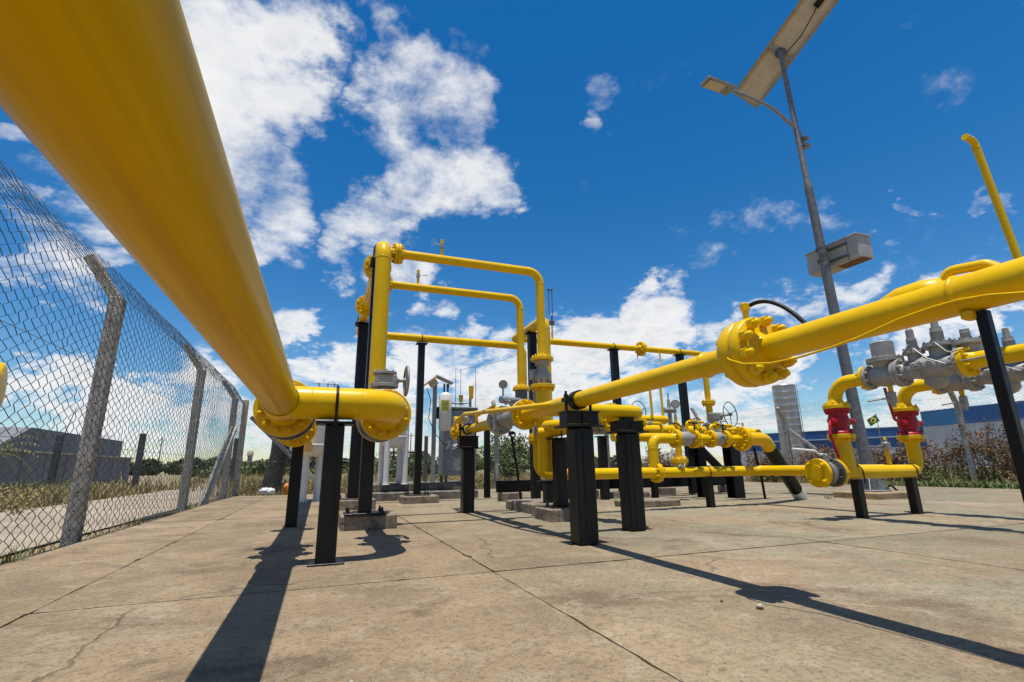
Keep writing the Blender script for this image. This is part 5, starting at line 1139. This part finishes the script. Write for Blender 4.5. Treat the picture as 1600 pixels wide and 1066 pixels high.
# posts and stands under the far cluster
for i, (x_, y_, z1, w, k, lb) in enumerate([(6.35, 7.30, 1.05, .15, 'h', 'thick black post under the far valve cluster, left of the coated leg'), (6.62, 6.82, 1.02, .20, 'h', 'thickest black post under the far valve cluster beside the low pipe'), (4.6, 7.7, 1.05, .13, 'box', 'black post behind the gap between the two saddle posts'), (4.05, 8.0, 1.0, .13, 'box', 'black post behind the nearest saddle post in the far row'), (5.55, 7.6, 1.0, .10, 'box', 'black post just right of the second saddle post in the far row')]):
    support(lb, x_, y_, 0, z1, w, k, cap=(w * 1.5, w * 1.3))
t = thing('skid_beam', 'long black beam lying near the floor behind the low yellow pipe', 'beam', (5.3, 8.35, 0)); part(MB().box((5.45, 8.35, .24), (5.2, .012, .17)).box((5.45, 8.35, .33), (5.2, .11, .012)).box((5.45, 8.35, .15), (5.2, .11, .012)), 'beam', BLK, t)
for x_ in (3.1, 4.6, 6.3, 7.95): part(MB().bbox((x_, 8.35, .07), (.34, .34, .14), .01), 'footing', PLI, t)
t = thing('hose_stand', 'thin black leaning rod with a ring at its top standing left of the low elbow', 'stand', (3.0, 7.9, 0)); part(MB().tube([V(3.13, 7.9, 0), V(3.07, 7.9, .5), V(2.98, 7.9, 1.05)], [.020, .022, .026], 8), 'rod', BLK, t); part(MB().torus((2.99, 7.88, 1.09), Y, .045, .014, 16, 6).bbox((2.97, 7.9, 1.12), (.09, .05, .06), .01), 'ring', BLK, t)
solo(MB().bbox((3.03, 9.41, .69), (.105, .105, 1.38), .008), 'black_post', BLK, 'slim black post standing alone right of the capped pipe end', 'post')
solo(MB().cyl((2.70, 9.2, 0), (2.70, 9.2, 1.05), .020, n=10), 'black_rod', BLK, 'very thin black rod behind the capped pipe end', 'post')
solo(MB().tube([V(6.80, 6.4, 0), V(6.78, 6.4, .35), V(6.70, 6.4, .82)], .020, 10), 'black_rod', BLK, 'very thin black rod left of the coated leg that dives into the floor', 'post')

# ---------- white filter vessels on legs
def vessel(label, x, y, r, z0, z1, zl, legs, noz, lr):
    t = thing('filter_vessel', label, 'vessel', (x, y, zl), 'white filter vessels'); 
    part(MB().lathe([(0, 0), (.02, r * .55), (.08, r * .9), (.14, r), (z1 - z0 - .14, r), (z1 - z0 - .08, r * .9), (z1 - z0 - .02, r * .5), (z1 - z0, 0)], (x, y, z0), Z, 36), 'shell', WHT, t)
    part(MB().lathe([(0, r + .001), (.004, r + .007), (.022, r + .007), (.026, r + .001)], (x, y, z0 + .20), Z, 36), 'band', WHT, t)
    for i in range(legs):
        a = 2 * math.pi * i / legs + .95; c, s = math.cos(a), math.sin(a); lx, ly = x + lr * c, y + lr * s
        part(MB().cyl((lx, ly, zl), (lx, ly, z0 + .30), .052, n=14).disc((lx, ly, zl), Z, .012, .075, 14), 'leg', WHT, t)
    d = part(MB().cyl((x, y, z0 + .02), (x, y, z0 - .22), .016, n=8).bbox((x, y, z0 - .16), (.06, .05, .07), .01).cyl((x - .08, y - .02, z0 - .16), (x + .03, y, z0 - .16), .010, n=6), 'drain', DGR, t)
    for k, (dx, zz) in enumerate(noz):
        n_ = part(MB().cyl((x + dx, y - r * .7, zz), (x + dx, y - r * .7, zz + .14), .012, n=8), 'gauge_nozzle', STL, t); part(MB().cyl((x + dx - .05, y - r * .7, zz + .12), (x + dx + .06, y - r * .7, zz + .12), .014, n=8), 'nozzle_valve', STL, n_)
    return t
vessel('large white filter vessel on legs behind the short black post at left', -.14, 10.35, .42, .80, 2.12, 0, 4, [(.0, 2.05), (.16, 2.05), (.28, 2.05)], .18)
vessel('white filter vessel on legs behind the handwheel valve', 1.28, 9.75, .275, .93, 1.72, .28, 4, [], .25)
b = MB().bbox((1.70, 10.35, .05), (2.35, 1.75, .20), .02); solo(b, 'equipment_base', SLBK, 'lower dark concrete base under the right white vessel and grey cabinet', 'base')
b = MB().bbox((1.80, 10.45, .222), (2.1, 1.35, .14), .02); solo(b, 'equipment_base', SLBK, 'upper broken concrete base holding the right vessel and cabinet', 'base')
# small solar light beside the vessel
t = thing('solar_light', 'small grey pole with tilted solar panel and lamp left of the cabinet', 'street lamp', (2.02, 9.65, .29)); part(MB().bbox((2.02, 9.65, 1.27), (.075, .075, 1.96), .008), 'pole', GALV, t)
part(MB().bbox((1.86, 9.62, 2.20), (.46, .34, .035), .006, np.array(Matrix.Rotation(R(-38), 3, 'Y'))), 'solar_panel', PANB, t); part(MB().bbox((2.19, 9.62, 2.28), (.38, .12, .05), .01, np.array(Matrix.Rotation(R(22), 3, 'Y'))), 'lamp_head', ALUF, t); part(MB().bbox((1.97, 9.6, 2.20), (.16, .12, .14), .01, np.array(Matrix.Rotation(R(-38), 3, 'Y'))), 'battery_box', PANB, t)
part(MB().tube([V(1.85, 9.6, 2.10), V(1.93, 9.6, 1.85), V(1.90, 9.6, 1.5), V(2.05, 9.62, 1.2), V(2.25, 9.7, 1.0)], .008, 6), 'cable', COAT, t)
t = thing('odorant_cylinder', 'white cylinder with yellow green tag mounted above the grey cabinet', 'cylinder', (2.20, 9.62, 1.25)); part(MB().lathe([(0, 0), (.01, .09), (.04, .125), (.70, .125), (.74, .10), (.76, .06), (.77, 0)], (2.23, 9.62, 1.26), Z, 28), 'bottle', WPL, t); tg = MB(); P_ = [(2.23 + .1275 * math.cos(a), 9.62 + .1275 * math.sin(a), z_) for z_ in (1.64, 1.86) for a in np.linspace(-2.55, -1.15, 9)]; tg.add(P_, [(k, k + 1, k + 10, k + 9) for k in range(8)]); tg = part(tg, 'tag', TAG, t)
for zz, w_ in ((1.83, .5), (1.795, .62), (1.76, .4), (1.715, .6), (1.68, .55)): part(MB().tube([V(2.23 + .1285 * math.cos(a), 9.62 + .1285 * math.sin(a), zz) for a in np.linspace(-1.85 - w_, -1.85 + w_, 7)], .004, 4), 'print_line', DGR, tg); part(MB().cyl((2.20, 9.62, 2.02), (2.20, 9.62, 2.20), .018, n=8).cyl((2.27, 9.60, 1.92), (2.27, 9.60, 2.16), .020, n=8).ball((2.27, 9.6, 2.16), .035), 'fittings', DGR, t); part(MB().bbox((2.12, 9.66, 1.62), (.10, .06, .24), .01), 'bracket', GALV, t)
t = thing('grey_cabinet', 'grey steel cabinet on short legs with white scribble marks and a yellow label', 'cabinet', (2.58, 10.0, .29)); part(MB().bbox((2.58, 10.0, 1.06), (.66, .50, 1.28), .012), 'case', GALV, t); part(MB().bbox((2.58, 10.0, 1.73), (.72, .56, .06), .012), 'lid', DGR, t)
for dx in (-.27, .27):
    for dy in (-.2, .2): part(MB().box((2.58 + dx, 10 + dy, .36), (.05, .05, .14)), 'leg', DGR, t)
part(MB().bbox((2.56, 9.746, 1.06), (.54, .010, 1.12), .003), 'door', GALV, t); part(MB().box((2.75, 9.738, .58), (.12, .006, .26)), 'yellow_label', TAG if False else YEL, t)
sc_ = MB()
for pts in ([(-.22, 1.06), (-.14, 1.08), (-.17, .98), (-.21, .92)], [(-.13, .99), (-.06, 1.02), (-.09, .95)], [(-.05, .97), (.0, 1.01), (.03, .95), (.07, .99)], [(.07, 1.03), (.15, 1.02), (.12, .93), (.18, .93)], [(-.10, .93), (.02, .945), (.10, .94)]):
    sc_.tube([V(2.50 + a, 9.736, c_) for a, c_ in pts], .017, 6)
part(sc_, 'scribble_marks', WPL, t)
tp = part(MB().tube(bend([(2.35, 9.9, 1.76), (2.40, 9.9, 1.86), (2.62, 9.9, 1.84), (2.80, 9.9, 1.88)], .03, 4), .018, 8).cyl((2.82, 9.9, 1.76), (2.82, 9.9, 1.96), .03, n=10), 'instrument_tubing', STL, t)
part(MB().cyl((2.62, 9.9, 1.88), (2.62, 9.9, 2.02), .035, .05, 12), 'vent_funnel', YEL, t); part(MB().cyl((2.84, 9.9, 1.96), (2.84, 9.9, 2.22), .045, .055, 12), 'vent_funnel', YEL, t)
t = thing('pipe_rail', 'thin steel rail at knee height left of the small solar light', 'rail', (1.75, 10.3, .3)); part(MB().cyl((1.2, 10.9, .90), (2.1, 10.6, .90), .03, n=8), 'bar', DGR, t); part(MB().bbox((2.05, 10.55, .75), (.07, .07, .95), .006), 'post', DGR, t); 
# litter and weeds
t = thing('plastic_bag', 'white crumpled plastic bag by the far left fence corner', 'bag', (-1.20, 13.75, 0)); v_ = MB().ball((-1.18, 13.75, .07), .13, 18, 10, Z, .6); g = np.random.default_rng(4); v_.v = [(p[0] * 1 + (p[0] + 1.18) * .5 + g.normal(0, .018), p[1] + g.normal(0, .018), max(.0, p[2] + g.normal(0, .018))) for p in v_.v]; part(v_, 'bag', BAG, t)
t = thing('orange_rag', 'bright orange plastic scrap beside the white bag', 'litter', (-.72, 13.9, 0)); v_ = MB().ball((-.72, 13.9, .12), .10, 12, 7, Z, 1.3); v_.v = [(p[0] + g.normal(0, .018), p[1] + g.normal(0, .018), max(0, p[2] + g.normal(0, .02))) for p in v_.v]; part(v_, 'scrap', ORG, t)
solo(MB().tube(bend([(-1.98, 7.45, .0), (-1.88, 7.7, .03), (-1.87, 8.3, .02), (-1.84, 8.7, .0)], .1, 4), .028, 6), 'wood_stick', CONO, 'pale stick lying along the foot of the left fence', 'stick')
for i, (x, y, r, lb) in enumerate([(1.66, 1.66, .016, 'small pale stone on the concrete left of the right pipe shadow'), (1.60, 1.80, .007, 'tiny dark pebble near the small pale stone'), (.12, 1.55, .008, 'tiny pebble beside the left pipe shadow')]):
    s_ = MB().ball((x, y, r * .5), r, 8, 5, Z, .6); s_.v = [(p[0] + g.normal(0, r * .15), p[1] + g.normal(0, r * .15), max(0, p[2] + g.normal(0, r * .1))) for p in s_.v]; solo(s_, 'stone', CONO if i != 1 else DGR, lb, 'stone')
wd = np.random.default_rng(21); WP = []; WH = []
for (cx, cy) in ((7.6, 5.9), (8.6, 6.1), (-1.85, 6.8), (-1.84, 4.4), (-1.84, 9.2)):
    for k in range(26): WP.append((cx + wd.normal(0, .035), cy + wd.normal(0, .035), -.005)); WH.append(.04 + .09 * wd.random())
v_, f_ = blades(WP, WH, 22, .004, .6); o = np_part('weeds', v_, f_, GRNL); o['kind'] = 'stuff'

# ---------- tall solar street lamp
PXL, PYL = 8.38, 5.73
t = thing('solar_street_lamp', 'tall grey pole carrying a tilted solar panel, lamp arm and battery box', 'street lamp', (PXL, PYL, 0)); pt = V(8.095, PYL, 8.62)
part(MB().tube([V(PXL, PYL, .02), V(PXL - .12, PYL, 3.4), V(PXL - .17, PYL, 5.0), V(PXL - .19, PYL, 5.55)], [.092, .080, .074, .072], 20), 'lower_pole', DGALV, t)
part(MB().tube([V(PXL - .19, PYL, 5.53), V(PXL - .195, PYL, 5.65), V(PXL - .20, PYL, 5.7), pt], [.072, .067, .053, .046], 16), 'upper_pole', DGALV, t)
bp = part(MB().disc((PXL, PYL, .10), Z, .025, .26, 24), 'base_flange', GALV, t)
for i in range(4):
    a = i * math.pi / 2 + .5; c, s = math.cos(a), math.sin(a); q = V(PXL, PYL, .12); part(MB().add([q + V(c * .08, s * .08, 0) + V(-s, c, 0) * .006, q + V(c * .25, s * .25, 0) + V(-s, c, 0) * .006, q + V(c * .08, s * .08, .30) + V(-s, c, 0) * .006, q + V(c * .08, s * .08, 0) - V(-s, c, 0) * .006, q + V(c * .25, s * .25, 0) - V(-s, c, 0) * .006, q + V(c * .08, s * .08, .30) - V(-s, c, 0) * .006], [(0, 1, 2), (5, 4, 3), (0, 3, 4, 1), (1, 4, 5, 2), (2, 5, 3, 0)]), 'gusset', GALV, bp); inst(bolt_mesh(.014, .06, RUST), 'anchor_bolt', q + V(-s * .2, c * .2, .005), Z, bp)
part(MB().tube(bend([(PXL + .25, PYL - .05, .14), (PXL + .40, PYL - .05, .19), (PXL + .52, PYL - .08, .06), (PXL + .60, PYL - .1, .0)], .06, 4), .016, 8), 'earth_cable', COAT, t)
solo(MB().bbox((PXL, PYL, .04), (.85, .75, .12), .015), 'lamp_footing', mat('ochre_concrete', (.36, .25, .13), .9, var=.4, vscale=7, bump=.4), 'ochre concrete footing under the tall solar lamp pole', 'plinth')
# arm and lamp head
part(MB().tube(bend([(8.28, PYL, 6.55), (8.22, PYL, 6.80), (7.55, PYL - .03, 7.14), (6.90, PYL - .05, 7.20), (6.50, PYL - .06, 7.20)], [.15, .6, .5], 7), .030, 12), 'lamp_arm', GALV, t)
lh = part(MB().bbox((6.22, PYL - .07, 7.20), (.62, .24, .065), .02, np.array(Matrix.Rotation(R(3), 3, 'Y'))), 'lamp_head', GALV, t); part(MB().bbox((6.14, PYL - .07, 7.165), (.36, .18, .02), .006), 'lamp_lens', PANB, lh)
part(MB().bbox((8.26, PYL - .02, 6.45), (.12, .20, .06), .008).bbox((8.27, PYL - .02, 6.62), (.12, .19, .05), .008), 'arm_clamp', GALV, t)
# panel: seen from below, tilted towards the camera side
vd = unit(pt - V(0, 0, .55)); RC = np.array(RM); ex = RC @ V(-54, -73, 0); ey = RC @ V(45, -21, 0)
e1 = unit(ex - vd * np.dot(ex, vd)); e2 = ey - vd * np.dot(ey, vd); e2 = unit(e2 - e1 * np.dot(e2, e1)); e3 = np.cross(e1, e2); e3 = e3 if e3[2] > 0 else -e3
rotp = np.stack([e1, e2, e3], 1); rotp = rotp if np.linalg.det(rotp) > 0 else np.stack([e1, -e2, e3], 1)
pc = pt + e3 * .16 - e1 * .10; LP, WP_ = 2.25, .60
pn = part(MB().box(pc + e3 * .02, (LP - .05, WP_ - .05, .006), rotp), 'solar_panel', PANB, t); part(MB().box(pc + e3 * .0265, (LP - .06, WP_ - .06, .006), rotp), 'cell_glass', PANF, pn)
gl = MB()
for k in range(1, 10): gl.box(pc + e1 * (LP * (k / 10 - .5)) + e3 * .0165, (.010, WP_ - .08, .002), rotp)
for k in range(1, 4): gl.box(pc + e2 * (WP_ * (k / 4 - .5)) * 1 + e3 * .0164, (LP - .08, .008, .0014), rotp)
part(gl, 'cell_grid', mat('panel_back_seam', (.62, .54, .43), .6), pn, kind='stuff')
for sg in (-1, 1): part(MB().box(pc + e2 * sg * (WP_ / 2 - .018), (LP, .05, .075), rotp), 'side_frame', ALUF, pn); part(MB().box(pc + e1 * sg * (LP / 2 - .012), (.024, WP_ - .072, .05), rotp), 'end_frame', ALUF, pn)
part(MB().box(pt + e3 * .125, (.08, WP_ - .06, .04), rotp), 'cross_bar', GALV, t); part(MB().bbox(pt + e3 * .07, (.16, .16, .14), .02), 'pole_head', DGR, t)
jb = pc - e1 * .86 + e2 * .02 - e3 * .02; part(MB().box(jb, (.16, .12, .05), rotp), 'junction_box', COAT, pn); part(MB().tube(bend([jb, jb + e1 * .20 - e3 * .08 + e2 * .05, pc - e1 * .30 - e3 * .10 + e2 * .13, pc + e1 * .06 + e2 * .10 - e3 * .06], .10, 5), .010, 8), 'panel_cable', COAT, pn)
# battery box strapped to the pole
bc = V(8.60, 5.70, 4.21); bx = part(MB().bbox(bc, (.36, .98, .42), .012), 'battery_box', BOXM, t)
part(MB().bbox(bc + V(0, -.30, .0), (.366, .012, .424), .003), 'box_seam', RUST, bx); part(MB().bbox(bc + V(0, 0, .2135), (.40, 1.02, .03), .008), 'box_lid', BOXM, bx); part(MB().bbox(bc + V(.02, -.25, -.2125), (.24, .46, .012), .004), 'rust_patch', RUST, bx)
part(MB().bbox(bc + V(-.02, .505, -.04), (.22, .05, .22), .008), 'end_bracket', RUST, bx)
for dz in (-.11, .11): part(MB().bbox(bc + V(-.195, -.10, dz), (.03, .42, .04), .006), 'strap', DGR, bx); part(MB().lathe([(-.02, .090), (-.02, .100), (.02, .100), (.02, .090)], (8.235, PYL, 4.21 + dz), Z, 20, False), 'band', DGR, bx)
# neighbouring pipe end at the left picture edge
t = thing('pipe_stub', 'yellow capped pipe end cut off by the left edge of the picture', 'pipe', (-1.5, 2.03, 0)); SX = V(-1.05, 2.2, .84)
part(MB().lathe([(0, .075), (.52, .075), (.55, .085), (.60, .085), (.605, .070), (.608, 0)], V(-1.625, 2.02, .82), unit(V(.95, .30, .04)), 28), 'pipe', YEL, t)
part(MB().cyl((-1.55, 2.03, .0), (-1.55, 2.03, .75), .045, n=12), 'stand', BLK, t)
